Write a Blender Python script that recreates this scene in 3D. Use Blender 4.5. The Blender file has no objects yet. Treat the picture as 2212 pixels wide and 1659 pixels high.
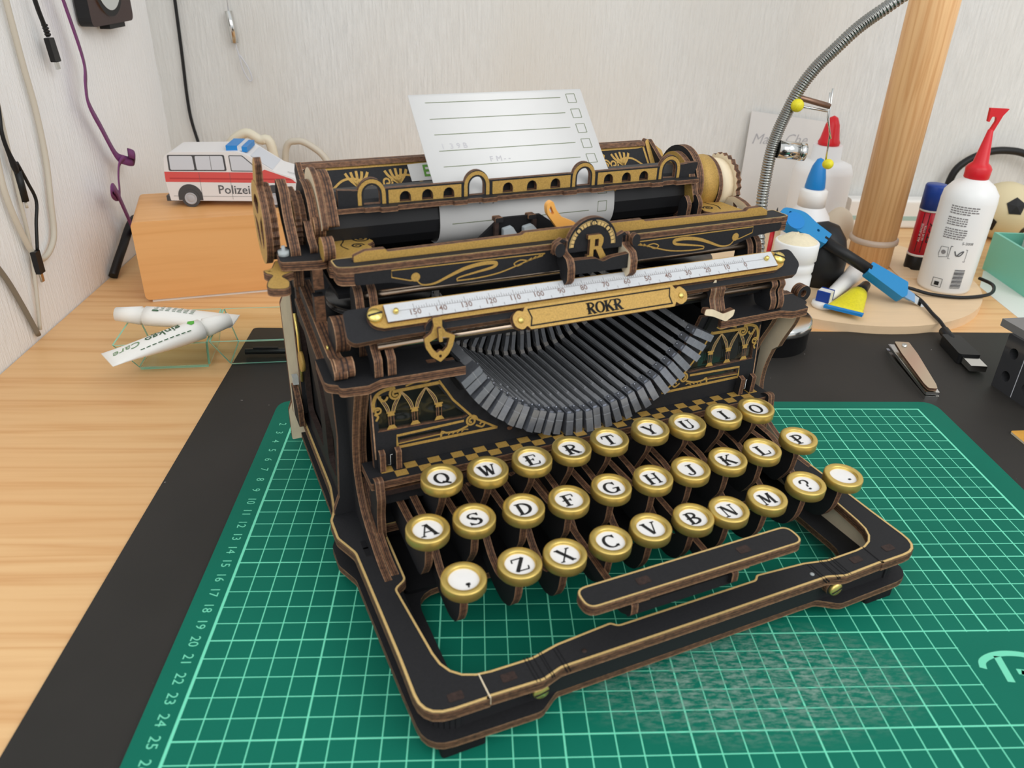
import bpy, bmesh, math, random
from mathutils import Vector, Matrix
from mathutils.geometry import tessellate_polygon
random.seed(7)
S = bpy.context.scene
COL = S.collection
CM = 0.01
PI = math.pi

# ------------------------------------------------------------------ camera, world, lights, exposure
cam_d = bpy.data.cameras.new('camera'); cam = bpy.data.objects.new('camera', cam_d); COL.objects.link(cam)
RR = ((0.998658, -0.04381161, 0.02761792), (0.00325616, -0.47909669, -0.87775609), (0.05168756, 0.87666807, -0.47831108))
_x = Vector(RR[0]); _y = -Vector(RR[1]); _z = -Vector(RR[2])
cam.matrix_world = Matrix(((_x[0], _y[0], _z[0], 11.3804*CM), (_x[1], _y[1], _z[1], -45.03555*CM), (_x[2], _y[2], _z[2], 26.43504*CM), (0, 0, 0, 1)))
cam_d.sensor_width = 36.0; cam_d.sensor_fit = 'HORIZONTAL'; cam_d.lens = 1689.15/2212*36
cam_d.clip_start = 0.01; cam_d.clip_end = 50
cam_d.dof.use_dof = True; cam_d.dof.focus_distance = 0.5; cam_d.dof.aperture_fstop = 15.0
S.camera = cam

world = bpy.data.worlds.new('world'); S.world = world; world.use_nodes = True
bg = world.node_tree.nodes['Background']
bg.inputs['Color'].default_value = (0.94, 0.975, 1.0, 1); bg.inputs['Strength'].default_value = 0.92

def area(name, loc, target, sx, sy, energy, color):
    d = bpy.data.lights.new(name, 'AREA'); d.shape = 'RECTANGLE'; d.size = sx; d.size_y = sy; d.energy = energy; d.color = color
    o = bpy.data.objects.new(name, d); COL.objects.link(o); o.location = loc
    o.rotation_euler = (Vector(target)-Vector(loc)).to_track_quat('-Z', 'Y').to_euler(); return o
area('window_light', (-0.2, -1.25, 1.1), (0.1, 0.1, 0.05), 1.3, 1.0, 7, (1.0, 1.0, 0.99))
area('room_light', (1.1, -0.95, 1.1), (-0.1, 0.2, 0.12), 1.1, 1.0, 10.5, (1.0, 0.99, 0.97))
S.view_settings.view_transform = 'Standard'; S.view_settings.look = 'None'
S.view_settings.gamma = 1.0; S.view_settings.use_curve_mapping = False
S.view_settings.exposure = -0.1

# ------------------------------------------------------------------ materials
def srgb(r, g, b):
    f = lambda c: (c/255/12.92) if c/255 <= 0.04045 else ((c/255+0.055)/1.055)**2.4
    return (f(r), f(g), f(b), 1)
class NT:
    def __init__(s, m): s.t = m.node_tree; s.n = s.t.nodes; s.l = s.t.links
    def add(s, ty, **kw):
        n = s.n.new(ty)
        for k, v in kw.items():
            if k == 'op': n.operation = v
            elif hasattr(n, k): setattr(n, k, v)
        return n
    def set(s, sock, v):
        if hasattr(v, 'is_output') or isinstance(v, bpy.types.NodeSocket): s.l.new(v, sock)
        else: sock.default_value = v
    def math(s, op, a, b=0.0, c=None):
        n = s.n.new('ShaderNodeMath'); n.operation = op; s.set(n.inputs[0], a); s.set(n.inputs[1], b)
        if c is not None: s.set(n.inputs[2], c)
        return n.outputs[0]
    def mix(s, f, a, b):
        n = s.n.new('ShaderNodeMix'); n.data_type = 'RGBA'; s.set(n.inputs[0], f); s.set(n.inputs[6], a); s.set(n.inputs[7], b); return n.outputs[2]
    def coord(s, scale=(1, 1, 1), rot=(0, 0, 0), kind='Object'):
        c = s.n.new('ShaderNodeTexCoord'); m = s.n.new('ShaderNodeMapping'); m.inputs['Scale'].default_value = scale; m.inputs['Rotation'].default_value = rot
        s.l.new(c.outputs[kind], m.inputs['Vector']); return m.outputs[0]
    def noise(s, vec, scale, detail=3, rough=0.5):
        n = s.n.new('ShaderNodeTexNoise'); s.l.new(vec, n.inputs['Vector']); n.inputs['Scale'].default_value = scale; n.inputs['Detail'].default_value = detail
        n.inputs['Roughness'].default_value = rough; return n.outputs['Fac']
    def ramp(s, f, lo, hi):
        n = s.n.new('ShaderNodeMapRange'); s.l.new(f, n.inputs[0]); n.inputs[1].default_value = lo; n.inputs[2].default_value = hi; return n.outputs[0]
    def bump(s, h, strength, dist=0.001):
        n = s.n.new('ShaderNodeBump'); s.l.new(h, n.inputs['Height']); n.inputs['Strength'].default_value = strength; n.inputs['Distance'].default_value = dist; return n.outputs[0]
def mat(name, col, rough=0.5, metal=0.0, spec=0.5, var=0.0, vscale=(200, 200, 200), trans=0.0, alpha=1.0, bump=0.0, coat=0.0, ior=1.45):
    m = bpy.data.materials.new(name); m.use_nodes = True; t = NT(m); p = t.n['Principled BSDF']
    p.inputs['Base Color'].default_value = col; p.inputs['Roughness'].default_value = rough; p.inputs['Metallic'].default_value = metal
    p.inputs['Specular IOR Level'].default_value = spec; p.inputs['Transmission Weight'].default_value = trans; p.inputs['Alpha'].default_value = alpha
    p.inputs['Coat Weight'].default_value = coat; p.inputs['IOR'].default_value = ior
    if var or bump:
        nz = t.noise(t.coord(vscale), 1.0, 4, 0.6)
        if var:
            f = t.ramp(nz, 0.3, 0.7)
            lo = tuple(max(0, c*(1-var)) for c in col[:3])+(1,); hi = tuple(min(1, c*(1+var)) for c in col[:3])+(1,)
            t.l.new(t.mix(f, lo, hi), p.inputs['Base Color'])
        if bump: t.l.new(t.bump(nz, bump, 0.0006), p.inputs['Normal'])
    m.diffuse_color = col
    return m
BLACK = mat('black_paint', srgb(37, 37, 39), 0.6, spec=0.22, var=0.12, vscale=(900, 900, 900))
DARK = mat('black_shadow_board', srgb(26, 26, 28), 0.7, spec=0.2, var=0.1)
GOLD = mat('gold_paint', srgb(180, 144, 74), 0.55, metal=0.2, var=0.22, vscale=(1600, 1600, 1600))
GOLDLINE = mat('gold_line', srgb(212, 180, 118), 0.45, metal=0.2, var=0.1, vscale=(900, 900, 900))
BRASS = mat('satin_brass', srgb(212, 184, 104), 0.38, metal=0.8, var=0.06, vscale=(300, 300, 300))
SHINY = mat('polished_brass', srgb(232, 206, 120), 0.25, metal=0.75)
EP = mat('ply_pale_arris', srgb(170, 132, 100), 0.7, var=0.35, vscale=(700, 700, 700))
EM = mat('ply_mid_veneer', srgb(104, 72, 50), 0.7, var=0.65, vscale=(420, 420, 900))
ED = mat('ply_dark_glue', srgb(48, 33, 28), 0.75, var=0.5, vscale=(600, 600, 600))
RAW = mat('raw_birch', srgb(226, 210, 180), 0.65, var=0.08, vscale=(300, 60, 60))
WHITE = mat('white_label', srgb(232, 230, 228), 0.5, var=0.02)
INK = mat('black_ink', srgb(22, 22, 24), 0.6)
GREYINK = mat('grey_ink', srgb(132, 128, 128), 0.7)
BROWNINK = mat('brown_print', srgb(128, 104, 96), 0.7)
GREEN_INK = mat('green_ink', srgb(96, 110, 66), 0.7)
CLEAR = mat('clear_acrylic', srgb(226, 232, 232), 0.15, trans=0.55, ior=1.3)
WINDOW = mat('smoked_window', srgb(96, 104, 96), 0.05, trans=0.9, spec=0.8, ior=1.3)
STEEL = mat('brushed_steel_rod', srgb(190, 170, 150), 0.25, metal=1.0)
CHROME = mat('chrome', srgb(215, 215, 212), 0.16, metal=1.0)
SLUG = mat('grey_type_metal', srgb(150, 154, 163), 0.3, metal=0.75, var=0.1, vscale=(400, 400, 400))
BAR = mat('grey_plastic_bar', srgb(138, 140, 144), 0.4, spec=0.5, var=0.1, vscale=(300, 300, 300))
TICKP = mat('scale_plate', srgb(196, 198, 200), 0.5, var=0.03, vscale=(900, 900, 900))
PAPER = mat('white_card', srgb(214, 213, 211), 0.7, var=0.015, vscale=(60, 60, 60))
ORANGE = mat('orange_plastic', srgb(236, 172, 88), 0.35)
MILK = mat('milky_plastic', srgb(196, 204, 208), 0.3, trans=0.25)
RIBBON = mat('ribbon_black', srgb(20, 20, 22), 0.3, spec=0.6)
PLY = (EP, EM, ED)

# ------------------------------------------------------------------ mesh helpers (all coordinates in cm)
ident = lambda u, v, w: (u, v, w)
xz = lambda y0: (lambda u, v, w: (u, y0+w, v))          # plate standing, facing -y: w grows backwards
yz = lambda x0: (lambda u, v, w: (x0+w, u, v))          # plate in a side plane: u = y, v = z
def area2(p): return sum(p[i][0]*p[(i+1) % len(p)][1]-p[(i+1) % len(p)][0]*p[i][1] for i in range(len(p)))/2
def ccw(p): return list(p) if area2(p) > 0 else list(reversed(p))
def offset(p, d):
    p = ccw(p); n = len(p); out = []
    for i in range(n):
        a, b, c = Vector(p[i-1]), Vector(p[i]), Vector(p[(i+1) % n])
        e1 = (b-a); e2 = (c-b)
        if e1.length < 1e-6 or e2.length < 1e-6: out.append(tuple(b)); continue
        e1.normalize(); e2.normalize()
        n1 = Vector((-e1.y, e1.x)); n2 = Vector((-e2.y, e2.x)); m = n1+n2
        if m.length < 1e-4: out.append(tuple(b+n1*d)); continue
        m.normalize(); k = d/max(0.4, m.dot(n1)); out.append(tuple(b+m*k))
    return out
def rnd(pts, r=0.3, n=5):
    """polygon with rounded corners; a point may carry its own radius as third value"""
    out = []; N = len(pts)
    for i in range(N):
        a, b, c = pts[i-1], pts[i], pts[(i+1) % N]; rr = b[2] if len(b) > 2 else r
        a, b, c = Vector(a[:2]), Vector(b[:2]), Vector(c[:2])
        d = min(rr, (a-b).length*0.48, (c-b).length*0.48)
        if d < 1e-3: out.append(tuple(b)); continue
        p0 = b+(a-b).normalized()*d; p1 = b+(c-b).normalized()*d
        for k in range(n+1):
            t = k/n; out.append(tuple(p0*(1-t)**2+b*2*t*(1-t)+p1*t*t))
    return out
def circ(cx, cy, rx, ry=None, n=24, a0=0, a1=2*PI):
    ry = ry or rx
    full = abs(a1-a0-2*PI) < 1e-6
    return [(cx+rx*math.cos(a0+(a1-a0)*k/(n if full else n-1)), cy+ry*math.sin(a0+(a1-a0)*k/(n if full else n-1))) for k in range(n)]
def rect(x0, y0, x1, y1): return [(x0, y0), (x1, y0), (x1, y1), (x0, y1)]
def mirx(p, c=12.78): return [(2*c-q[0],)+tuple(q[1:]) for q in reversed(p)]
def catmull(pts, n=6, closed=False):
    P = [Vector(p) for p in pts]; out = []; N = len(P)
    for i in range(N if closed else N-1):
        p0 = P[i-1] if (closed or i) else P[0]; p1 = P[i]; p2 = P[(i+1) % N]; p3 = P[(i+2) % N] if closed or i+2 < N else P[-1]
        for k in range(n):
            t = k/n; out.append(tuple(0.5*((2*p1)+(p2-p0)*t+(2*p0-5*p1+4*p2-p3)*t*t+(3*p1-p0-3*p2+p3)*t**3)))
    if not closed: out.append(tuple(P[-1]))
    return out

class MB:
    def __init__(s): s.v = []; s.f = []; s.m = []; s.mats = []; s.sm = []
    def mi(s, m):
        if m not in s.mats: s.mats.append(m)
        return s.mats.index(m)
    def quad(s, ids, m, smooth=False): s.f.append(tuple(ids)); s.m.append(s.mi(m)); s.sm.append(smooth)
    def pts(s, L):
        b = len(s.v); s.v.extend(tuple(p) for p in L); return list(range(b, b+len(L)))
    def plate(s, outline, w0, w1, fn=ident, face=BLACK, edge=PLY, holes=(), back=None, border=None, bmat=GOLDLINE, hole_border=None):
        rings = [ccw(outline)]+[list(reversed(ccw(h))) for h in holes]
        flat = [p for r in rings for p in r]
        tris = tessellate_polygon([[Vector((p[0], p[1], 0)) for p in r] for r in rings])
        if edge is None: edge = (face,)
        bands = [(0, 0), (.06, 0), (.34, 1), (.45, 2), (.6, 1), (.70, 2), (.95, 1), (1, 0)] if len(edge) == 3 else [(0, 0), (1, 0)]
        layers = []
        for t, _ in bands: layers.append(s.pts([fn(p[0], p[1], w0+(w1-w0)*t) for p in flat]))
        bot = s.pts([fn(p[0], p[1], w0) for p in flat]); top = s.pts([fn(p[0], p[1], w1) for p in flat])
        for a, b, c in tris:
            s.quad((top[a], top[b], top[c]), face); s.quad((bot[c], bot[b], bot[a]), back or face)
        o = 0
        for r in rings:
            n = len(r)
            for i in range(n):
                j = (i+1) % n
                for k in range(len(bands)-1):
                    L0, L1 = layers[k], layers[k+1]
                    s.quad((L0[o+i], L0[o+j], L1[o+j], L1[o+i]), edge[bands[k+1][1]] if len(edge) == 3 else edge[0])
            o += n
        if border: s.strip(outline, border[0], border[1], w1+0.012*(1 if w1 > w0 else -1), fn, bmat)
        for h in (holes if hole_border else ()):
            s.strip(h, -hole_border[0], -hole_border[1], w1+0.012*(1 if w1 > w0 else -1), fn, bmat)
        return s
    def strip(s, outline, d0, d1, w, fn=ident, m=GOLDLINE, closed=True):
        a = s.pts([fn(p[0], p[1], w) for p in offset(outline, d0)]); b = s.pts([fn(p[0], p[1], w) for p in offset(outline, d1)])
        n = len(a)
        for i in range(n): s.quad((a[i], a[(i+1) % n], b[(i+1) % n], b[i]), m)
        return s
    def flat(s, outline, w, fn=ident, m=GOLD, holes=()):
        rings = [ccw(outline)]+[list(reversed(ccw(h))) for h in holes]; fl = [p for r in rings for p in r]
        ids = s.pts([fn(p[0], p[1], w) for p in fl])
        for a, b, c in tessellate_polygon([[Vector((p[0], p[1], 0)) for p in r] for r in rings]): s.quad((ids[a], ids[b], ids[c]), m)
        return s
    def line(s, pts, width, w, fn=ident, m=GOLD, taper=None):
        n = len(pts); L = []; Rr = []
        for i in range(n):
            a = Vector(pts[max(0, i-1)]); b = Vector(pts[min(n-1, i+1)]); d = (b-a)
            if d.length < 1e-9: d = Vector((1, 0))
            d.normalize(); q = Vector((-d.y, d.x)); h = width/2*(taper(i/(n-1)) if taper else 1)
            p = Vector(pts[i]); L.append(fn(*(p+q*h), w)); Rr.append(fn(*(p-q*h), w))
        a = s.pts(L); b = s.pts(Rr)
        for i in range(n-1): s.quad((a[i], b[i], b[i+1], a[i+1]), m)
        return s
    def box(s, x0, x1, y0, y1, z0, z1, m=BLACK, fn=ident, mt=None, mf=None):
        i = s.pts([fn(*p) for p in ((x0, y0, z0), (x1, y0, z0), (x1, y1, z0), (x0, y1, z0), (x0, y0, z1), (x1, y0, z1), (x1, y1, z1), (x0, y1, z1))])
        for k, q in enumerate(((3, 2, 1, 0), (4, 5, 6, 7), (0, 1, 5, 4), (1, 2, 6, 5), (2, 3, 7, 6), (3, 0, 4, 7))):
            s.quad([i[a] for a in q], (mt if k == 1 and mt else mf if k == 2 and mf else m))
        return s
    def lathe(s, prof, n=32, base=(0, 0, 0), axis='z', m=BRASS, mats=None, smooth=True, cap=True, a0=0, a1=2*PI, fn=None):
        rows = []; full = abs(a1-a0-2*PI) < 1e-6; N = n if full else n+1
        for r, h in prof:
            row = []
            for k in range(N):
                a = a0+(a1-a0)*k/n; c, d = r*math.cos(a), r*math.sin(a)
                p = {'z': (c, d, h), 'x': (h, c, d), 'y': (c, -h, d), '-y': (c, h, d)}[axis]
                p = (base[0]+p[0], base[1]+p[1], base[2]+p[2]); row.append(fn(*p) if fn else p)
            rows.append(s.pts(row))
        for j in range(len(prof)-1):
            for k in range(n):
                q = (rows[j][k], rows[j][(k+1) % N], rows[j+1][(k+1) % N], rows[j+1][k]); s.quad(q, mats[j] if mats else m, smooth)
        if cap and full:
            if prof[0][0] > 1e-6: s.quad(list(reversed(rows[0])), mats[0] if mats else m)
            if prof[-1][0] > 1e-6: s.quad(rows[-1], mats[-1] if mats else m)
        return s
    def tube(s, pts, r, n=8, m=BLACK, smooth=True, cap=True):
        P = [Vector(p) for p in pts]; rows = []; up = Vector((0.13, 0.21, 1)).normalized(); prev = None
        for i, p in enumerate(P):
            d = (P[min(i+1, len(P)-1)]-P[max(i-1, 0)]).normalized()
            q = prev if prev is not None else d.cross(up)
            q = (q-d*q.dot(d)); q = q.normalized() if q.length > 1e-5 else d.orthogonal().normalized()
            prev = q; e = d.cross(q); rr = r(i/(len(P)-1)) if callable(r) else r
            rows.append(s.pts([tuple(p+(q*math.cos(2*PI*k/n)+e*math.sin(2*PI*k/n))*rr) for k in range(n)]))
        for j in range(len(rows)-1):
            for k in range(n): s.quad((rows[j][k], rows[j][(k+1) % n], rows[j+1][(k+1) % n], rows[j+1][k]), m, smooth)
        if cap: s.quad(list(reversed(rows[0])), m); s.quad(rows[-1], m)
        return s
    def sphere(s, c, r, m, n=16, rz=None):
        rz = rz or r; return s.lathe([(r*math.sin(PI*k/(n//2)), -rz*math.cos(PI*k/(n//2))) for k in range(n//2+1)], n, c, 'z', m)
    def mesh(s, name):
        me = bpy.data.meshes.new(name); me.from_pydata([(a*CM, b*CM, c*CM) for a, b, c in s.v], [], s.f)
        for m in s.mats: me.materials.append(m)
        me.polygons.foreach_set('material_index', s.m); me.polygons.foreach_set('use_smooth', s.sm)
        bm = bmesh.new(); bm.from_mesh(me); bmesh.ops.remove_doubles(bm, verts=bm.verts, dist=1e-6); bmesh.ops.recalc_face_normals(bm, faces=bm.faces); bm.to_mesh(me); bm.free()
        return me
    def build(s, name, parent=None, label=None, center=None):
        o = bpy.data.objects.new(name, s.mesh(name)); COL.objects.link(o)
        if parent: o.parent = parent
        if label: o['label'] = label
        return o
def root(name, label, cat, loc=(0, 0, 0), rz=0, group=None):
    o = bpy.data.objects.new(name, None); COL.objects.link(o); o.empty_display_size = 0.02
    o.location = (loc[0]*CM, loc[1]*CM, loc[2]*CM); o.rotation_euler = (0, 0, rz); o['label'] = label; o['category'] = cat
    if group: o['group'] = group
    return o
def tag(o, label, cat, group=None, loc=None, rz=0):
    o['label'] = label; o['category'] = cat
    if group: o['group'] = group
    if loc: o.location = tuple(a*CM for a in loc); o.rotation_euler = (0, 0, rz)
    return o
def struct(o): o['kind'] = 'structure'; return o
_tc = {}
def text_polys(body, size, align='CENTER', shear=0.0, bold=0.0):
    key = (body, size, align, shear, bold)
    if key not in _tc:
        c = bpy.data.curves.new('lettering', 'FONT'); c.body = body; c.size = size; c.align_x = align; c.align_y = 'CENTER'; c.resolution_u = 2; c.shear = shear; c.offset = bold
        o = bpy.data.objects.new('lettering', c); COL.objects.link(o)
        dg = bpy.context.evaluated_depsgraph_get(); dg.update(); me = o.evaluated_get(dg).to_mesh()
        _tc[key] = ([tuple(v.co) for v in me.vertices], [tuple(p.vertices) for p in me.polygons])
        bpy.data.objects.remove(o); bpy.data.curves.remove(c)
    return _tc[key]
def add_text(mb, body, size, cx, cy, w, fn=ident, m=INK, rot=0, align='CENTER', shear=0.0, bold=0.0, sx=1.0):
    V, F = text_polys(body, size, align, shear, bold); c, d = math.cos(rot), math.sin(rot)
    ids = mb.pts([fn(cx+(x*sx*c-y*d), cy+(x*sx*d+y*c), w) for x, y, _ in V])
    for f in F: mb.quad([ids[i] for i in f], m)
    return mb

# engraved slab letters for the key tops, unit box 0..1; L = straight stroke, C = arc
def _serif(x, y, w=.3, h=.07): return ('L', x-w/2, y, x+w/2, y, h)
T_, t_ = .17, .07
GL = {
 'A': [('L', .12, 0, .5, 1, t_), ('L', .9, 0, .5, 1, T_), ('L', .25, .36, .74, .36, t_), _serif(.12, .03), _serif(.88, .03, .34), ('L', .3, .95, .58, .95, t_)],
 'B': [('L', .25, 0, .25, 1, T_), ('C', .3, .76, .42, .24, -90, 90, .14), ('C', .3, .27, .52, .27, -90, 90, .15), ('L', .05, .97, .35, .97, t_), ('L', .05, .03, .35, .03, t_), ('L', .05, .53, .35, .53, t_)],
 'C': [('C', .52, .5, .42, .48, 45, 315, .16), ('L', .82, .72, .82, 1, t_), ('L', .82, .0, .86, .2, t_)],
 'D': [('L', .25, 0, .25, 1, T_), ('C', .3, .5, .6, .48, -90, 90, .16), ('L', .05, .97, .35, .97, t_), ('L', .05, .03, .35, .03, t_)],
 'E': [('L', .28, 0, .28, 1, T_), ('L', .08, .97, .82, .97, t_), ('L', .08, .03, .88, .03, t_), ('L', .05, .52, .6, .52, t_), ('L', .82, .97, .82, .74, t_), ('L', .86, .03, .92, .28, t_), ('L', .6, .4, .6, .64, t_)],
 'F': [('L', .32, 0, .32, 1, T_), ('L', .1, .97, .86, .97, t_), ('L', .08, .52, .62, .52, t_), ('L', .86, .97, .86, .72, t_), ('L', .62, .4, .62, .64, t_), _serif(.32, .03, .46)],
 'G': [('C', .5, .5, .42, .48, 45, 350, .16), ('L', .8, .7, .8, 1, t_), ('L', .86, .05, .86, .42, T_*.8), ('L', .55, .42, 1, .42, t_)],
 'H': [('L', .22, 0, .22, 1, T_), ('L', .8, 0, .8, 1, T_*.7), ('L', .1, .52, .8, .52, t_), _serif(.22, .97, .36), _serif(.22, .03, .36), _serif(.8, .97), _serif(.8, .03)],
 'I': [('L', .5, 0, .5, 1, T_), _serif(.5, .97, .44), _serif(.5, .03, .44)],
 'J': [('L', .6, .2, .6, 1, T_), ('C', .4, .22, .22, .22, 180, 360, .12), _serif(.6, .97, .46)],
 'K': [('L', .24, 0, .24, 1, T_), ('L', .32, .45, .82, 1, t_), ('L', .42, .56, .88, 0, T_), _serif(.24, .97, .38), _serif(.24, .03, .38), _serif(.82, .97), _serif(.86, .03, .3), ('L', .08, .52, .4, .52, t_)],
 'L': [('L', .3, 0, .3, 1, T_), _serif(.3, .97, .46), ('L', .08, .03, .9, .03, t_), ('L', .88, .03, .92, .34, t_)],
 'M': [('L', .14, 0, .2, 1, t_), ('L', .2, 1, .5, .15, T_), ('L', .5, .15, .8, 1, t_), ('L', .84, 0, .8, 1, T_), _serif(.12, .03, .26), _serif(.86, .03, .3), _serif(.16, .97, .24), _serif(.84, .97, .24)],
 'N': [('L', .18, 0, .18, 1, t_), ('L', .2, 1, .8, 0, T_), ('L', .82, 0, .82, 1, t_), _serif(.16, .03), _serif(.12, .97, .28), _serif(.84, .97)],
 'O': [('C', .5, .5, .38, .47, 0, 360, .16)],
 'P': [('L', .3, 0, .3, 1, T_), ('C', .36, .73, .46, .26, -90, 90, .14), ('L', .1, .97, .4, .97, t_), _serif(.3, .03, .46), ('L', .08, .48, .42, .48, t_)],
 'Q': [('C', .48, .52, .38, .46, 0, 360, .16), ('L', .45, .2, .92, -.08, .12)],
 'R': [('L', .28, 0, .28, 1, T_), ('C', .34, .75, .44, .24, -90, 90, .13), ('L', .08, .97, .38, .97, t_), _serif(.28, .03, .4), ('L', .46, .5, .84, 0, T_), _serif(.88, .03, .26), ('L', .06, .5, .46, .5, t_)],
 'S': [('C', .5, .75, .3, .22, 20, 240, .12), ('C', .5, .27, .34, .25, -150, 90, .15), ('L', .34, .62, .66, .42, T_), ('L', .78, .74, .78, 1, t_), ('L', .18, 0, .18, .26, t_)],
 'T': [('L', .5, 0, .5, 1, T_), ('L', .1, .96, .9, .96, t_*1.2), ('L', .12, .96, .08, .7, t_), ('L', .88, .96, .92, .7, t_), _serif(.5, .03, .42)],
 'U': [('L', .24, .28, .24, 1, T_), ('L', .78, .28, .78, 1, t_), ('C', .51, .3, .27, .28, 180, 360, .13), _serif(.24, .97, .36), _serif(.78, .97)],
 'V': [('L', .16, 1, .5, 0, T_), ('L', .84, 1, .52, 0, t_), _serif(.16, .97, .36), _serif(.84, .97, .28)],
 'W': [('L', .08, 1, .3, 0, T_), ('L', .52, .9, .32, 0, t_), ('L', .48, 1, .7, 0, T_), ('L', .94, 1, .72, 0, t_), _serif(.08, .97, .28), _serif(.48, .97, .24), _serif(.94, .97, .24)],
 'X': [('L', .16, 1, .84, 0, T_), ('L', .84, 1, .16, 0, t_), _serif(.16, .97), _serif(.84, .97, .26), _serif(.16, .03, .26), _serif(.84, .03)],
 'Y': [('L', .16, 1, .5, .45, T_), ('L', .84, 1, .52, .45, t_), ('L', .5, 0, .5, .5, T_), _serif(.16, .97), _serif(.84, .97, .26), _serif(.5, .03, .4)],
 'Z': [('L', .84, 1, .16, 0, T_), ('L', .14, .96, .86, .96, t_), ('L', .12, .04, .9, .04, t_), ('L', .16, .96, .12, .7, t_), ('L', .88, .04, .94, .3, t_)],
 '?': [('C', .5, .74, .26, .24, -60, 190, .13), ('L', .56, .52, .5, .28, .1), ('C', .5, .08, .05, .05, 0, 360, .1)],
 ',': [('C', .62, .12, .06, .06, 0, 360, .13), ('L', .66, .1, .56, -.12, .07)],
 '.': [('C', .72, .12, .05, .05, 0, 360, .11)],
}
def glyph(mb, ch, size, cx, cy, w, fn=ident, m=INK):
    for st in GL[ch]:
        if st[0] == 'L':
            mb.line([(cx+(st[1]-.5)*size, cy+(st[2]-.5)*size), (cx+(st[3]-.5)*size, cy+(st[4]-.5)*size)], st[5]*size*1.3, w, fn, m)
        else:
            _, x, y, rx, ry, a0, a1, wd = st
            pts = [(cx+(x+rx*math.cos(math.radians(a0+(a1-a0)*k/20))-.5)*size, cy+(y+ry*math.sin(math.radians(a0+(a1-a0)*k/20))-.5)*size) for k in range(21)]
            mb.line(pts, wd*size*1.3, w, fn, m, taper=lambda t: .45+.55*abs(math.cos(math.radians(a0+(a1-a0)*t))))
    return mb
def spiral(cx, cy, r, a0, turns, n=30, r1=0.06, sgn=1):
    return [(cx+(r1+(r-r1)*(1-k/n))*math.cos(a0+sgn*2*PI*turns*k/n), cy+(r1+(r-r1)*(1-k/n))*math.sin(a0+sgn*2*PI*turns*k/n)) for k in range(n+1)]
# ------------------------------------------------------------------ room and desk
def wall_mat(name, lo, hi, tint):
    m = bpy.data.materials.new(name); m.use_nodes = True; t = NT(m); p = t.n['Principled BSDF']
    vec = t.coord((1, 1, 1)); n1 = t.noise(t.coord((420, 420, 34)), 1.0, 3, 0.6); n2 = t.noise(t.coord((1500, 1500, 300)), 1.0, 2, 0.5); n3 = t.noise(t.coord((7, 7, 3)), 1.0, 2, 0.5)
    h = t.math('ADD', t.math('MULTIPLY', n1, 0.75), t.math('MULTIPLY', n2, 0.25))
    c = t.mix(t.ramp(h, 0.35, 0.65), lo, hi)
    c = t.mix(t.ramp(n3, 0.35, 0.75), c, tint)
    t.l.new(c, p.inputs['Base Color']); p.inputs['Roughness'].default_value = 0.85; p.inputs['Specular IOR Level'].default_value = 0.2
    t.l.new(t.bump(h, 0.8, 0.002), p.inputs['Normal']); return m
def pine_mat(name, along, base, streak, knot, s=1.0):
    m = bpy.data.materials.new(name); m.use_nodes = True; t = NT(m); p = t.n['Principled BSDF']
    sc = {'x': (1.1, 26, 26), 'y': (26, 1.1, 26), 'z': (30, 30, 1.3)}[along]
    n1 = t.noise(t.coord(tuple(a*s for a in sc)), 1.0, 4, 0.55)
    n2 = t.noise(t.coord(tuple(a*6*s for a in sc)), 1.0, 3, 0.6)
    g = t.math('FRACT', t.math('MULTIPLY', n1, 7.0)); g = t.math('ABSOLUTE', t.math('SUBTRACT', g, 0.5)); g = t.ramp(g, 0.0, 0.5)
    c = t.mix(t.math('MULTIPLY', t.math('POWER', g, 2.5), 0.75), base, streak)
    c = t.mix(t.math('MULTIPLY', t.ramp(n2, 0.45, 0.8), 0.35), c, knot)
    if along == 'x':
        tc = t.n.new('ShaderNodeTexCoord'); sp = t.n.new('ShaderNodeSeparateXYZ'); t.l.new(tc.outputs['Object'], sp.inputs[0])
        st = t.math('FLOOR', t.math('MULTIPLY', sp.outputs[1], 14.0)); wn = t.n.new('ShaderNodeTexWhiteNoise'); wn.noise_dimensions = '1D'; t.l.new(st, wn.inputs['W'])
        c = t.mix(t.math('MULTIPLY', wn.outputs['Value'], 0.4), c, streak)
    t.l.new(c, p.inputs['Base Color']); p.inputs['Roughness'].default_value = 0.42; p.inputs['Specular IOR Level'].default_value = 0.35
    t.l.new(t.bump(n2, 0.06, 0.0005), p.inputs['Normal']); return m
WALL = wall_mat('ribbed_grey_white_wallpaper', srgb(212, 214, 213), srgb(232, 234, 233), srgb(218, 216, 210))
WALL2 = wall_mat('ribbed_wallpaper_lightened', srgb(243, 245, 246), srgb(252, 253, 254), srgb(246, 246, 245))  # same wallpaper made whiter, carrying the stronger light on the left wall
DESKWOOD = pine_mat('desk_pine', 'x', srgb(234, 192, 138), srgb(212, 158, 102), srgb(200, 142, 92))
POLEWOOD = pine_mat('pole_pine', 'z', srgb(240, 196, 142), srgb(216, 160, 104), srgb(196, 136, 84), 1.6)
DISCWOOD = mat('pale_plywood', srgb(228, 198, 160), 0.5, var=0.05, vscale=(14, 120, 120))
BOXWOOD = pine_mat('beech_veneer', 'x', srgb(236, 180, 118), srgb(222, 160, 96), srgb(206, 142, 82), 0.8)
DZ = -0.35                                                          # desk surface, cm (0 is the top of the cutting mat)
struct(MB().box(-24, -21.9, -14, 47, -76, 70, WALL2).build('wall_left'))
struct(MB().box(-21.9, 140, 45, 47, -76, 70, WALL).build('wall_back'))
struct(MB().box(-24, 140, -90, 47, -78, -76, DISCWOOD).build('floor'))
desk = root('desk', 'light pine desk top with long grain under all the clutter', 'desk', (-21.8, 44.9, DZ))
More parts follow.
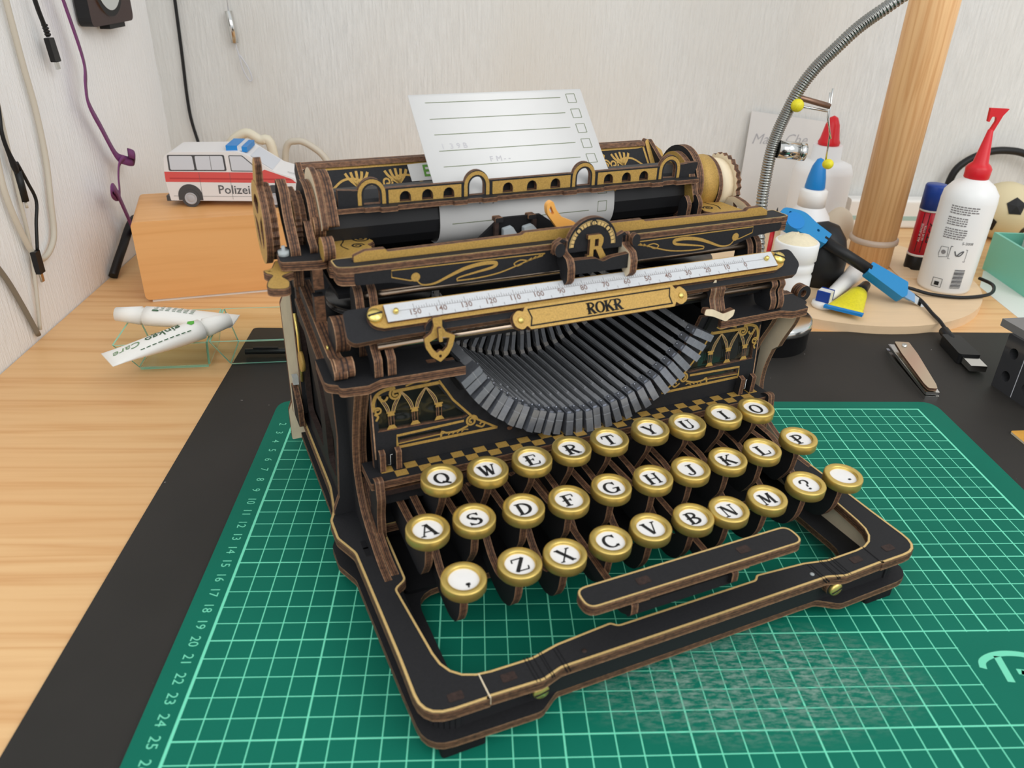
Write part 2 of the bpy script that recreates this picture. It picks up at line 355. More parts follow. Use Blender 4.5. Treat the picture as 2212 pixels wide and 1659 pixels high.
d = MB(); d.box(0, 150, -100, 0, -2.8, 0, DESKWOOD); d.build('desk_top', desk)
for x, y in ((8, -95), (142, -95), (8, -8), (142, -8)): MB().box(x-3, x+3, y-3, y+3, -75.6, -2.8, DESKWOOD).build('leg', desk)

def felt_mat():
    m = bpy.data.materials.new('black_desk_pad_leather'); m.use_nodes = True; t = NT(m); p = t.n['Principled BSDF']
    n = t.noise(t.coord((2600, 2600, 2600)), 1.0, 2, 0.5); v = t.noise(t.coord((9, 9, 9)), 1.0, 3, 0.6); sp = t.noise(t.coord((230, 230, 230)), 1.0, 2, 0.5)
    c = t.mix(t.ramp(v, .3, .7), srgb(42, 40, 37), srgb(50, 47, 44)); c = t.mix(t.ramp(sp, .79, .82), c, srgb(150, 148, 145))
    t.l.new(c, p.inputs['Base Color']); p.inputs['Roughness'].default_value = 0.55; p.inputs['Specular IOR Level'].default_value = 0.25
    t.l.new(t.bump(n, 0.25, 0.0003), p.inputs['Normal']); return m
pad = MB().plate(rnd(rect(-6.1, -50, 75, 13.1), .4), DZ, -0.2, face=felt_mat(), edge=None).build('desk_pad')
tag(pad, 'large black leather-look desk pad lying under the green cutting mat', 'desk pad')

def mat_mat():
    m = bpy.data.materials.new('green_cutting_mat_print'); m.use_nodes = True; t = NT(m); p = t.n['Principled BSDF']
    tc = t.n.new('ShaderNodeTexCoord'); sp = t.n.new('ShaderNodeSeparateXYZ'); t.l.new(tc.outputs['Object'], sp.inputs[0])
    u = t.math('MULTIPLY', sp.outputs[0], 100.0); v = t.math('MULTIPLY', sp.outputs[1], -100.0)
    def near(x, step, half):
        a = t.math('ABSOLUTE', t.math('SUBTRACT', t.math('FRACT', t.math('ADD', t.math('DIVIDE', x, step), 0.5)), 0.5))
        return t.math('LESS_THAN', a, half/step)
    def rng(x, lo, hi): return t.math('MULTIPLY', t.math('GREATER_THAN', x, lo), t.math('LESS_THAN', x, hi))
    line = t.math('MAXIMUM', t.math('MAXIMUM', near(u, 1, .025), near(v, 1, .025)), t.math('MAXIMUM', near(u, 5, .038), near(v, 5, .038)))
    inside = t.math('MULTIPLY', rng(u, -.06, 42.06), rng(v, -.06, 28.06))
    logo = t.math('MULTIPLY', rng(u, 33.06, 41), rng(v, 20.07, 24.93))
    line = t.math('MULTIPLY', line, t.math('MULTIPLY', inside, t.math('SUBTRACT', 1.0, logo)))
    edge = t.math('MULTIPLY', inside, t.math('MAXIMUM', t.math('LESS_THAN', u, .07), t.math('GREATER_THAN', u, 41.93)))
    edge = t.math('MAXIMUM', edge, t.math('MULTIPLY', inside, t.math('LESS_THAN', v, .07)))
    line = t.math('MAXIMUM', line, edge)
    big = t.noise(t.coord((9, 9, 9)), 1.0, 3, 0.6); fine = t.noise(t.coord((900, 900, 900)), 1.0, 3, 0.6)
    c = t.mix(t.ramp(big, .3, .7), srgb(6, 104, 84), srgb(12, 113, 92)); c = t.mix(t.math('MULTIPLY', t.ramp(fine, .3, .8), .25), c, srgb(14, 98, 80))
    # worn patch: fibres cut up and bleached in front of the machine
    dx = t.math('DIVIDE', t.math('SUBTRACT', u, 23.0), 8.5); dy = t.math('DIVIDE', t.math('SUBTRACT', v, 22.5), 3.6)
    rr = t.math('SUBTRACT', 1.0, t.math('SQRT', t.math('ADD', t.math('MULTIPLY', dx, dx), t.math('MULTIPLY', dy, dy))))
    patch = t.ramp(rr, 0.0, 0.6)
    w1 = t.noise(t.coord((160, 520, 300), (0, 0, .25)), 1.0, 5, 0.7); w2 = t.noise(t.coord((700, 120, 300), (0, 0, .5)), 1.0, 4, 0.7)
    wear = t.math('MULTIPLY', patch, t.ramp(w1, .44, .66)); dark = t.math('MULTIPLY', patch, t.ramp(w2, .6, .75))
    lcol = t.mix(t.math('MULTIPLY', t.math('MULTIPLY', patch, .85), t.ramp(w1, .38, .6)), srgb(118, 222, 186), srgb(60, 150, 122))
    c = t.mix(line, c, lcol); c = t.mix(t.math('MULTIPLY', wear, .7), c, srgb(150, 172, 160)); c = t.mix(t.math('MULTIPLY', dark, .6), c, srgb(16, 78, 60))
    t.l.new(c, p.inputs['Base Color']); p.inputs['Roughness'].default_value = 0.6; p.inputs['Specular IOR Level'].default_value = 0.15
    t.l.new(t.bump(fine, 0.12, 0.0003), p.inputs['Normal']); return m
MATM = mat_mat(); MINT = mat('mint_print', srgb(112, 214, 178), 0.55)
cm_ = root('cutting_mat', 'green gridded cutting mat with numbered left edge under the typewriter', 'cutting mat')
MB().plate(rnd(rect(-1.45, -29.6, 43.6, 1.0), 1.1), -0.2, 0.0, face=MATM, edge=None).build('mat_sheet', cm_)
for k in range(2, 27):
    b = MB(); add_text(b, str(k), .62, -.62, -k-.02, .006, m=MINT, rot=-PI/2); b.build('number', cm_)
b = MB(); fl = ident
b.line(catmull([(33.55, -22.15), (33.75, -21.75), (34.35, -21.45), (35.1, -21.35), (35.9, -21.5), (36.1, -22.0), (35.6, -22.4), (34.95, -22.35)], 6), .3, .006, fl, MINT)
b.line([(34.55, -21.5), (34.35, -22.9)], .32, .006, fl, MINT); b.line(catmull([(35.1, -22.4), (35.7, -22.7), (36.5, -22.9)], 5), .3, .006, fl, MINT)
b.build('logo_letter', cm_)
# ------------------------------------------------------------------ the typewriter (local frame: x right, y back, z up)
TW = root('typewriter', 'black and gold plywood model of an old typewriter standing on the green mat', 'typewriter', (9.0, -26.0, 0), math.radians(21.3))
XC = 12.78
side = [(.45, 24.2), (.45, 14.4), (.2, 12.4), (-.1, 11.7, .15), (-.1, 10.3, .15), (.42, 9.0, .2), (.52, 2.4)]
# lower base plate
lo = side+[(.62, -.6, 1.1), (5.25, -.72, .2), (6.15, -.1, .2)]; lo = rnd(lo+mirx(lo), .3)
b = MB().plate(lo, .7, 1.05, holes=[rnd(rect(2.6, 1.5, 23.0, 7.2), 1.2)]); b.build('base_plate', TW)
for x0, x1, y0 in ((1.25, 3.05, -.45), (22.4, 24.1, -.45), (1.25, 3.05, 21.5), (22.4, 24.1, 21.5)):
    MB().plate(rnd(rect(x0, y0, x1, y0+1.6), .15), 0, .7, face=DARK, edge=(DARK,)).build('foot', TW)
# walls between the two plates
b = MB()
b.box(2.0, 23.5, -.12, .12, 1.05, 2.25, BLACK); b.box(.85, 1.1, 1.2, 23.6, 1.05, 2.25, BLACK); b.box(1.9, 23.7, 23.5, 23.8, 1.05, 2.25, BLACK)
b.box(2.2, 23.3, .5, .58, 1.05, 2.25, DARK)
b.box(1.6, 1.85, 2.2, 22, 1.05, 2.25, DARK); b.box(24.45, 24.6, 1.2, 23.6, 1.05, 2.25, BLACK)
b.build('base_wall', TW)
MB().box(24.2, 24.3, 1.6, 9.5, 1.05, 2.25, RAW).build('inner_wall', TW, 'bare unpainted birch strip')
for s_ in (0, 1):                                                   # bent corner with saw slits
    for k in range(9):
        a = math.radians(180+90*(k+.5)/9); cx = 2.1 if not s_ else 2*XC-2.1; sx = 1 if not s_ else -1
        x, y = cx+sx*1.15*math.cos(a), 1.05+1.17*math.sin(a); c_, d_ = math.cos(a+PI/2), math.sin(a+PI/2)
        MB().box(-.095, .095, -.07, .07, 1.05, 2.25, BLACK, fn=lambda u, v, w, x=x, y=y, c_=c_, d_=d_, sx=sx: (x+sx*(u*c_-v*d_), y+u*d_+v*c_, w), mt=EM).build('slat', TW)
# upper deck frame, with gold lines along both edges
up = side+[(.5, -.6, 1.2), (3.1, -.62, .01), (3.1, -.58, .01), (5.3, -.66, .12), (6.15, -.4, .12), (12.0, -.42, 0)]; up = rnd(up+mirx(up), .3)
hole = [(1.55, 2.0), (1.58, 6.2, .15), (2.1, 6.55, .2), (2.15, 10.4, .05)]
hole_f = [(9.3, .74, .12), (9.05, .98, .12), (6.5, .8, .1), (5.3, .55, .1), (2.0, .6, 1.6)]
hole = rnd([(p[0],)+tuple(p[1:]) for p in hole_f]+[(1.55, 6.1, .15), (2.1, 6.5, .2), (2.15, 10.4, .05)]+mirx(hole_f+[(1.55, 6.1, .15), (2.1, 6.5, .2), (2.15, 10.4, .05)]), .3)
b = MB().plate(up, 2.22, 2.65, holes=[hole], border=(.02, .13), hole_border=(.02, .11)); b.build('deck_frame', TW)
for x0, x1, y0, y1 in ((3.08, 3.13, -.6, .58), (22.43, 22.47, -.56, .6)): MB().box(x0, x1, y0, y1, 2.3, 2.672, RAW if x0 < 5 else DARK).build('seam', TW)
for x in (4.98, 5.12, 5.34, 5.62, 5.72, 6.25, 6.4): 
    MB().box(x, x+.035, -.62, .62, 2.6, 2.664, DARK).build('groove', TW); MB().box(2*XC-x-.035, 2*XC-x, -.62, .62, 2.6, 2.664, DARK).build('groove', TW)
for x, y in ((1.95, -.05), (4.1, .02), (21.5, .05), (23.55, .1)):
    MB().plate(rnd(rect(x-.3, y-.19, x+.3, y+.19), .08), 2.6, 2.668, face=ED, edge=(ED,)).build('tenon', TW)
for x, y in ((.95, 20.5), (.95, 16.2), (.98, 9.4), (.98, 8.9)):
    MB().plate(rnd(rect(x-.12, y-.3, x+.12, y+.3), .05), 2.6, 2.668, face=DARK, edge=(ED,)).build('tenon', TW)
for x in (7.35, 18.9): MB().lathe([(.1, 2.6), (.1, 2.675), (.04, 2.675)], 14, (x, .05, 0), 'z', CLEAR if x > 10 else ED).build('rivet', TW)
def bolt(x, y, z, axis, r=.33, m=SHINY, name='bolt', tilt=.2):
    b = MB().lathe([(r, 0), (r, .14), (r*.86, .2), (0.001, .22)], 24, (x, y, z), axis, m)
    c, d_ = math.cos(tilt), math.sin(tilt)
    if axis == 'y': b.box(-r*.9, r*.9, -.235, -.2, -.035, .035, INK, fn=lambda u, v, w: (x+u*c-w*d_, y+v, z+u*d_+w*c))
    return b.build(name, TW, 'slotted brass bolt head')
bolt(5.23, -.42, 1.95, 'y'); bolt(19.95, -.42, 1.9, 'y', tilt=.35)
for x in (5.23, 19.95): MB().plate(circ(x, 1.9, .42, n=18), -.42, -.12, xz(0), BLACK).build('bolt_boss', TW)
MB().plate(rnd(rect(2.2, 7.2, 23.3, 22.5), .3), 1.06, 1.25, face=DARK, edge=(DARK,)).build('inner_floor', TW)  # black crossboard, carried back as an added floor to keep light out
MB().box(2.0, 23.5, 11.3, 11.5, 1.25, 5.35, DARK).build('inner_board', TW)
MB().box(1.2, 24.4, 23.0, 23.3, 2.65, 13.6, DARK).build('back_light_block', TW)  # added black back that blocks light so the inside stays dark
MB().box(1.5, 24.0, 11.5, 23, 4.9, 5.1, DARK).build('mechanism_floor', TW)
# ---- space bar
sb = MB().plate(rnd(rect(7.45, .22, 18.15, 1.42), .52, 6), 4.2, 4.62, border=(.02, .1)); sb = sb.build('space_bar', TW)
for x in (10.3, 15.3): 
    MB().plate(rnd(rect(x-.3, .62, x+.3, 1.02), .08), 4.56, 4.635, face=ED, edge=(ED,)).build('tenon', sb)
    MB().plate(rnd(rect(x-.28, .55, x+.28, 1.05), .03), 3.75, 4.2, face=BLACK).build('tab', sb)
    MB().plate(rnd([(.5, 3.75), (.5, 3.2), (1.2, 2.75), (2.0, 2.6), (6.5, 3.0), (11.2, 3.2), (11.2, 3.8), (6.5, 3.6), (2.4, 3.3), (1.3, 3.75)], .12), x-.62, x-.3, yz(0)).build('lever', sb)
MB().box(9.7, 15.0, .72, .98, 2.95, 3.5, BLACK).build('cross_bar', sb)
# ---- the 29 letter keys: brass cap > face, letter, lever
ROWS = [(4.95, 3.15, [(',', 3.56, 3.35), ('Z', 5.98, 3.33), ('X', 7.95, 3.15), ('C', 10.15, 3.2), ('V', 12.22, 3.3), ('B', 14.38, 3.2), ('N', 16.2, 3.05), ('M', 18.42, 3.1), ('?', 20.92, 3.3), ('.', 23.1, 3.15)]),
        (5.75, 5.75, [('A', 2.92, 5.85), ('S', 4.97, 5.82), ('D', 7.2, 5.68), ('F', 9.3, 5.5), ('G', 11.5, 5.6), ('H', 13.65, 5.5), ('J', 15.7, 5.46), ('K', 17.85, 5.48), ('L', 19.98, 5.55), ('P', 22.4, 5.7)]),
        (6.68, 7.9, [('Q', 4.25, 7.85), ('W', 6.33, 7.68), ('E', 8.5, 7.7), ('R', 10.58, 7.82), ('T', 12.63, 7.88), ('Y', 14.95, 7.95), ('U', 16.92, 7.7), ('I', 19.2, 7.8), ('O', 21.15, 7.7)])]
ring_prof = [(.62, -.17), (.63, -.06), (.66, -.02), (.7, 0), (.86, 0), (.9, -.02), (.92, -.06), (.92, -.45), (.9, -.48), (.87, -.5), (.3, -.53)]
cap_b = MB().lathe(ring_prof, 36, (0, 0, 0), 'z', BRASS); cap_b.lathe([(.42, -.5), (.38, -.68), (.27, -.86)], 8, (0, 0, 0), 'z', BRASS, smooth=False)
CAP = cap_b.mesh('key')
FACE = MB().lathe([(0.63, -.17), (.63, -.145), (.001, -.145)], 32, (0, 0, 0), 'z', WHITE, smooth=False).mesh('key_face')
LEV = []
for prof in ([(-.1, -.8), (.05, -2.0), (.5, -2.85), (1.25, -3.2), (2.3, -3.1), (3.6, -2.5), (5.2, -1.75), (8.0, -1.6), (8.0, -.55), (5.0, -.75), (3.8, -1.2), (3.0, -1.95), (2.0, -2.3), (1.15, -2.0), (.75, -1.45), (.62, -.8)],
             [(-.12, -.85), (0, -2.0), (.75, -3.2), (2.4, -3.15), (5.4, -2.9), (5.4, -1.6), (3.4, -1.55), (1.6, -1.5), (.9, -1.2), (.72, -.8)],
             [(-.1, -.85), (-.02, -1.35), (.9, -3.1), (3.4, -3.3), (3.4, -2.35), (1.9, -2.3), (.95, -1.3), (.65, -.8)]):
    LEV.append(MB().plate(rnd(prof, .35, 4), -.17, .17, yz(0), BLACK).mesh('lever'))
for r, (zt, _, keys) in enumerate(ROWS):
    for ch, kx, ky in keys:
        k = bpy.data.objects.new('key', CAP); COL.objects.link(k); k.parent = TW; k.location = (kx*CM, ky*CM, zt*CM); k.rotation_euler = (.05, 0, 0)
        k['label'] = 'round brass key marked ' + {',': 'with a comma', '.': 'with a full stop', '?': 'with a question mark'}.get(ch, ch)
        f = bpy.data.objects.new('key_face', FACE); COL.objects.link(f); f.parent = k
        g = MB(); glyph(g, ch, .72, 0, 0, -.135); g.build('letter', k)
        l = bpy.data.objects.new('lever', LEV[r]); COL.objects.link(l); l.parent = k; l.rotation_euler = (-.05, 0, 0)
# ---- shelf with gold checker squares, beam and brackets below it
sh = MB().plate(rnd(rect(1.55, 9.62, 24.0, 11.4), .08), 5.38, 5.75).build('shelf', TW)
for row in (0, 1):
    k = 0
    for i in range(38):
        if (i+row) % 2 == 1:
            x = 2.2+i*.575
            if x < 23.2:
                MB().box(x, x+.57, 9.78+row*.46, 10.23+row*.46, 5.74, 5.762, GOLD).build('checker_tile', sh)
MB().box(1.9, 23.7, 10.0, 10.25, 4.2, 5.3, BLACK, mt=EM).build('shelf_beam', TW)
MB().box(1.9, 23.7, 9.75, 10.05, 4.85, 5.12, ED, mt=EM).build('shelf_rail', TW)
for x in (1.68, 23.55):
    for dx in (0, .2): MB().plate(rnd([(9.4, 5.95), (9.25, 5.0), (9.5, 4.0), (9.5, 2.65), (10.6, 2.65), (10.6, 5.38), (9.75, 5.95)], .15), x+dx*1.0, x+dx+.19, yz(0)).build('shelf_bracket', TW)
for x in (2.3, 3.05, 22.35, 23.1):
    MB().plate(rnd([(10.3, 5.75), (10.25, 6.75), (10.55, 6.85), (10.75, 5.75)], .06), x-.13, x+.13, yz(0)).build('peg', TW)
for x in (2.3, 22.35): MB().tube([(x+.14, 10.5, 6.0), (x+.4, 10.45, 6.0), (x+.42, 10.5, 6.5), (x+.6, 10.5, 6.5)], .02, 6, CHROME).build('wire', TW)
# ---- front panel with the type-basket bowl cut out and two arcaded windows
pn = lambda u, v, w: (u, 10.76+(v-5.75)*.06+w, v)
BC = (12.78, 13.4)
a0 = math.acos((10.5-BC[1])/7.35)
bowl = [(BC[0]+7.35*math.sin(a0-2*a0*k/40), BC[1]+7.35*math.cos(PI-(PI-(a0-2*a0*k/40)))) for k in range(41)]
bowl = [(BC[0]+7.35*math.sin(t), BC[1]+7.35*math.cos(t)) for t in [a0+(2*PI-2*a0)*k/40 for k in range(41)]]
outl = [(2.0, 5.76), (23.56, 5.76), (23.56, 10.5)]+bowl+[(2.0, 10.5)]
winl = [(2.35, 7.6), (2.35, 9.3), (4.2, 9.42), (5.2, 9.35), (6.05, 8.05), (6.6, 7.55), (6.4, 7.45)]
winl2 = rect(3.25, 6.85, 5.3, 7.1)
pb = MB().plate(outl, .22, 0, pn, BLACK, holes=[winl, mirx(winl), winl2, mirx(winl2)]); panel = pb.build('front_panel', TW)
for mir in (False, True):
    f2 = (lambda u, v, w: pn(2*XC-u, v, w)) if mir else pn
    MB().flat([(2.1, 6.7), (8.0, 6.7), (5.0, 9.6), (2.1, 9.6)], .16, f2, WINDOW).build('window_pane', TW)
    g = MB(); W = -.02
    tri = [(2.08, 7.55), (2.08, 9.6), (5.28, 9.6), (6.2, 8.0), (8.1, 6.58), (3.1, 6.58), (3.1, 7.2)]
    g.line([(5.25, 9.6), (5.9, 8.5), (6.9, 7.35), (8.1, 6.58)], .1, W, f2, GOLD); g.line([(8.1, 6.6), (3.1, 6.62)], .14, W, f2, GOLD)
    g.line([(3.1, 9.45), (5.3, 9.5)], .16, W, f2, GOLD); g.line([(2.1, 9.5), (2.1, 6.2)], .06, W, f2, EP)
    g.line([(3.15, 6.62), (3.15, 7.22), (6.4, 7.3)], .12, W, f2, GOLD); g.line([(3.15, 6.8), (5.4, 6.85)], .06, W, f2, GOLD)
    for i, x in enumerate((2.95, 4.05, 5.2)):                       # capitals, bases and springing ribs of the arcade
        g.flat(rect(x-.2, 8.42, x+.2, 8.5), W, f2, GOLD); g.flat(rect(x-.16, 8.28, x+.16, 8.36), W, f2, GOLD); g.flat(circ(x, 8.4, .15, .1, 12), W-.005, f2, GOLD)
        for s_ in (-1, 1):
            for k in range(3):
                if x+s_*.6 < 2.3 or x+s_*.6 > 5.75: continue
                q = [(x+s_*(.04+.06*k), 8.48), (x+s_*(.12+.08*k), 8.8), (x+s_*(.3+.07*k), 9.1), (x+s_*(.55+.02*k), 9.38)]
                g.line(catmull(q, 4), .028, W, f2, EP if k == 1 else GOLDLINE)
            g.line([(x+s_*.12, 7.8), (x+s_*.12, 8.28)], .035, W, f2, EM)
        g.flat([(x-.24, 7.62), (x+.24, 7.62), (x+.12, 7.82), (x-.12, 7.82)], W, f2, GOLD); g.line([(x-.02, 7.8), (x-.02, 8.28)], .05, W, f2, EM)
    g.line([(2.3, 7.6), (6.3, 7.5)], .05, W, f2, EM)
    g.line(spiral(3.22, 9.32, .3, PI/2, 1.7), .1, W-.004, f2, GOLD); g.line(catmull([(3.2, 9.62), (2.75, 9.6), (2.35, 9.4), (2.18, 9.0), (2.2, 8.7)], 6), .16, W-.006, f2, GOLD)
    g.line(spiral(2.35, 8.62, .2, PI, 1.4, sgn=-1), .08, W-.004, f2, GOLD); g.line(catmull([(2.5, 9.35), (2.55, 9.1), (2.75, 9.1), (2.85, 9.25)], 5), .1, W-.004, f2, GOLD)
    g.line(catmull([(2.2, 8.5), (2.35, 8.35), (2.25, 8.15)], 5), .1, W, f2, GOLD)
    g.line(spiral(6.78, 7.22, .3, 0, 1.8), .1, W-.004, f2, GOLD); g.line(catmull([(7.0, 6.95), (7.3, 6.8), (7.45, 6.95), (7.3, 7.05), (7.2, 6.95)], 5), .09, W-.004, f2, GOLD)
    g.line(catmull([(5.25, 6.7), (5.3, 6.95), (5.55, 6.85), (6.1, 6.85), (6.6, 7.0)], 5), .1, W-.004, f2, GOLD)
    for k in range(4): g.line(catmull([(5.6+.22*k, 6.72), (5.75+.22*k, 6.84), (5.95+.22*k, 6.8)], 4), .05, W-.003, f2, GOLD)
    g.line(catmull([(3.7, 9.62), (4.2, 9.72), (4.7, 9.66), (5.0, 9.8)], 5), .07, W, f2, GOLD)
    g.build('gold_arcade', TW)
    MB().plate(circ(8.75 if not mir else 2*XC-8.75, 6.42, .14, .1, 10), -.05, .02, pn, EM).build('tenon', TW)
# ---- curved front posts and side boards
front = catmull([(6.7, 2.66), (7.9, 2.7), (8.87, 2.95), (9.74, 3.2), (10.74, 3.75), (11.3, 4.6), (11.5, 5.6), (11.37, 6.8), (10.85, 8.4), (10.2, 9.8), (10.05, 10.5)], 5)
post = front+[(13.2, 10.5), (12.9, 7.0), (12.9, 4.2), (13.4, 2.66)]
posti = [(p[0]+.25, p[1]) for p in front]+[(13.2, 10.5), (12.9, 7.0), (12.9, 4.2), (13.4, 2.66)]
for x0, x1, pr in ((1.2, 1.52, post), (1.56, 1.9, posti)): MB().plate(pr, x0, x1, yz(0)).build('front_post', TW)
MB().plate(posti, 23.66, 24.0, yz(0)).build('front_post', TW)
MB().plate([(p[0]-.25 if p[1] > 8 else p[0], p[1]) for p in post], 24.75, 25.05, yz(0), back=RAW).build('front_post', TW, 'right post with bare birch inner face')
bd = lambda x0, sg: [(x0, 10.5), (x0+sg*.08, 7.0), (x0-sg*.1, 3.7), (x0-sg*.38, 2.95), (x0-sg*.4, 2.66), (x0+sg*.75, 2.66), (x0+sg*.75, 10.5)]
MB().plate(bd(.62, 1), 12.0, 12.3, xz(0)).build('side_board', TW); MB().plate(bd(24.94, -1), 12.0, 12.3, xz(0)).build('side_board', TW)
def side_wall(x0, x1):
    o = [(12.3, 2.66), (12.3, 10.4), (15, 10.4), (23.4, 10.4), (23.4, 2.66)]
    return MB().plate(o, x0, x1, yz(0), edge=(ED,), holes=[rnd([(13.6, 3.6), (13.4, 6.2), (16.2, 9.2), (17.4, 9.2), (15.4, 6.4), (15.4, 3.6)], .4), rnd([(16.6, 3.6), (16.6, 6.0), (19.0, 9.2), (20.8, 9.2), (20.8, 3.6)], .4)])
side_wall(.75, 1.05).build('side_wall', TW); side_wall(24.5, 24.8).build('side_wall', TW)
MB().box(1.15, 1.25, 12.3, 23, 2.66, 10.4, DARK).build('side_lining', TW); MB().box(24.3, 24.4, 12.3, 23, 2.66, 10.4, DARK).build('side_lining', TW)
b = MB(); b.plate(rnd([(.1, 2.66), (.1, 9.6), (.5, 10.5), (1.1, 10.5), (1.1, 2.66)], .1), 22.3, 22.62, xz(0), RAW); b.build('rear_post', TW, 'rear post of bare birch')
MB().plate(rnd([(.55, 3.2), (.55, 12.6), (1.2, 12.6), (1.2, 3.2)], .1), 21.2, 21.55, xz(0)).build('rear_post', TW)
MB().plate(rnd([(-.1, .7), (-.1, 2.7), (.4, 3.9), (1.1, 4.2), (1.1, .7)], .1), 22.7, 23.0, xz(0), RAW).build('rear_foot', TW)
MB().plate(rnd([(20.6, 2.66), (20.6, 4.0), (21.6, 4.8), (22.2, 4.8), (22.2, 2.66)], .15), .15, .45, yz(0)).build('rear_foot', TW)
MB().box(.2, .5, 21.6, 22.0, 4.9, 5.4, CLEAR).build('acrylic_block', TW)
MB().tube([(.62, 21.0, 9.5), (.62, 20.6, 8.4), (.62, 20.8, 6.6), (.62, 21.0, 5.4)], .09, 8, SHINY).build('spring_rod', TW)
MB().lathe([(.55, 0), (.55, .2), (.001, .2)], 20, (.45, 19.8, 7.2), 'x', GOLD).build('brass_disc', TW)
# ---- table plates left and right of the type basket
tl = [(.1, 12.4, .05), (.03, 10.05, .3), (.5, 9.75, .02), (.52, 9.4, .25), (1.65, 9.28, .1), (2.25, 9.6, .1), (6.02, 9.52, .05), (5.85, 10.05, .3), (5.3, 10.3, .3), (5.0, 12.4, .05)]
for o in (tl, mirx(tl)): MB().plate(rnd(o, .1), 10.5, 10.9).build('table_plate', TW)
for o in (rect(.9, 12.3, 4.6, 22.6), rect(20.9, 12.3, 24.7, 22.6)): MB().plate(o, 10.4, 10.8).build('table_plate', TW)
for x in (4.75, 20.7): MB().plate(rnd(rect(x-.2, 10.35, x+.2, 10.65), .03), 10.88, 10.912, face=EM, edge=(EM,)).build('tenon', TW)
# side lever with its round end on the left, scroll on the right
sl = [(10.3, 11.0), (10.9, 11.1), (14.0, 11.7), (17.3, 12.35), (17.3, 12.0), (13.5, 11.2), (11.0, 10.6), (10.3, 10.55)]
MB().plate(rnd([(9.85, 11.35, .3), (10.4, 11.75, .3), (11.0, 11.6), (17.3, 12.75), (17.4, 12.2), (11.2, 11.0), (10.9, 10.95), (10.0, 10.93, .3)], .12), .42, .98, yz(0)).build('side_lever', TW)
MB().plate(circ(10.35, 11.35, .42, n=22), .5, 1.3, yz(0)).build('lever_roller', TW)
MB().plate(circ(11.75, 12.25, .78, n=26), .8, 1.42, yz(0)).build('lever_roller', TW)
MB().lathe([(.11, 0), (.11, .08), (.05, .08)], 12, (.5, 11.6, 11.75), 'x', SHINY).build('eyelet', TW)
MB().lathe([(.08, 0), (.08, .06), (.01, .08)], 12, (.5, 10.4, 11.3), 'x', SHINY).build('eyelet', TW)
MB().plate(rnd([(10.6, 10.9), (11.4, 10.7), (13.0, 10.95), (17.3, 11.9), (17.4, 11.5), (13.2, 10.4), (12.2, 9.9), (11.4, 10.2)], .3), .2, .5, yz(0)).build('side_rail', TW)
b = MB(); b.line(spiral(26.35, 10.85, .5, -PI/2, .85, r1=.22), .3, 0, lambda u, v, w: (u, 11.3+w, v), ED)
sp = spiral(26.35, 10.85, .46, -PI*.55, .8, r1=.25)
pth = [(24.6, 10.95)]+[(25.3, 10.62), (25.9, 10.45)]+sp
outs = offset(circ(26.3, 10.8, .46, n=20), 0)
MB().plate(circ(26.35, 10.8, .45, n=22), 0, .55, xz(11.2), BLACK, holes=[circ(26.3, 10.82, .2, n=14)]).build('scroll_foot', TW)
MB().plate(rnd([(24.3, 10.91), (25.6, 10.91), (26.1, 10.5), (26.2, 10.25), (25.6, 10.4), (25.2, 10.6), (24.3, 10.6)], .08), 0, .5, xz(11.25), BLACK).build('scroll_arm', TW)
# ---- bearing plies, rods, ruler
fp = [(9.72, 10.9), (9.72, 11.75), (10.25, 12.1), (10.7, 12.7), (11.5, 12.9), (11.4, 11.8), (10.6, 11.4), (10.5, 10.9)]
fpr = [(9.72, 10.9), (9.68, 11.5), (9.95, 11.9), (9.75, 12.3), (10.3, 12.75), (11.2, 12.9), (11.2, 11.6), (10.8, 10.9)]
for x in (2.05, 2.62): MB().plate(rnd(fp, .15), x, x+.35, yz(0)).build('bearing_ply', TW)
for x in (22.65, 23.15): MB().plate(rnd(fpr, .22), x, x+.35, yz(0)).build('bearing_ply', TW)
upp = [(11.9, 10.8), (11.75, 12.6), (12.0, 13.75), (12.4, 14.1), (12.9, 13.8), (13.0, 10.8)]
for x in (1.95, 2.55, 22.55, 23.1): MB().plate(rnd(upp, .35), x, x+.35, yz(0)).build('bearing_ply', TW)
MB().tube([(2.3, 10.05, 12.2), (23.2, 10.05, 12.2)], .155, 14, STEEL).build('front_rod', TW)
MB().tube([(2.3, 12.25, 13.6), (23.2, 12.25, 13.6)], .175, 14, STEEL).build('rear_rod', TW)
MB().tube([(2.9, 10.6, 11.75), (22.8, 10.6, 11.75)], .12, 10, BLACK).build('black_rod', TW)
MB().tube([(2.9, 12.9, 13.3), (22.8, 12.9, 13.3)], .12, 10, BLACK).build('black_rod', TW)
# ruler: tilted black board, gold strip, printed scale
th = math.radians(36); ry, rz = 9.72, 12.74
ru = lambda u, v, w: (u, ry+v*math.cos(th)-w*math.sin(th), rz+v*math.sin(th)+w*math.cos(th))
rl = MB().plate(rnd([(1.05, .15, .35), (1.15, 1.5, .3), (24.4, 1.55, .3), (24.55, .6, .25), (23.95, 0, .1), (3.0, -.02, .05), (1.3, -.1, .3)], .2), -.3, 0, ru); ruler = rl.build('ruler_board', TW)
g = MB().plate(rnd([(2.0, .9, .35), (2.2, 1.38, .3), (2.75, 1.42, .02), (22.8, 1.42, .02), (23.2, 1.35, .3), (23.5, .9, .35), (23.3, .5, .3), (22.7, .3, .02), (2.6, .3, .02), (2.2, .45, .3)], .05), .005, .22, ru, GOLD); gold = g.build('gold_strip', ruler)
MB().plate(rect(2.78, .48, 22.82, 1.3), .225, .36, ru, TICKP).build('scale', ruler)
sc = MB(); SW = .37
X0, X1 = 20.95, 4.0
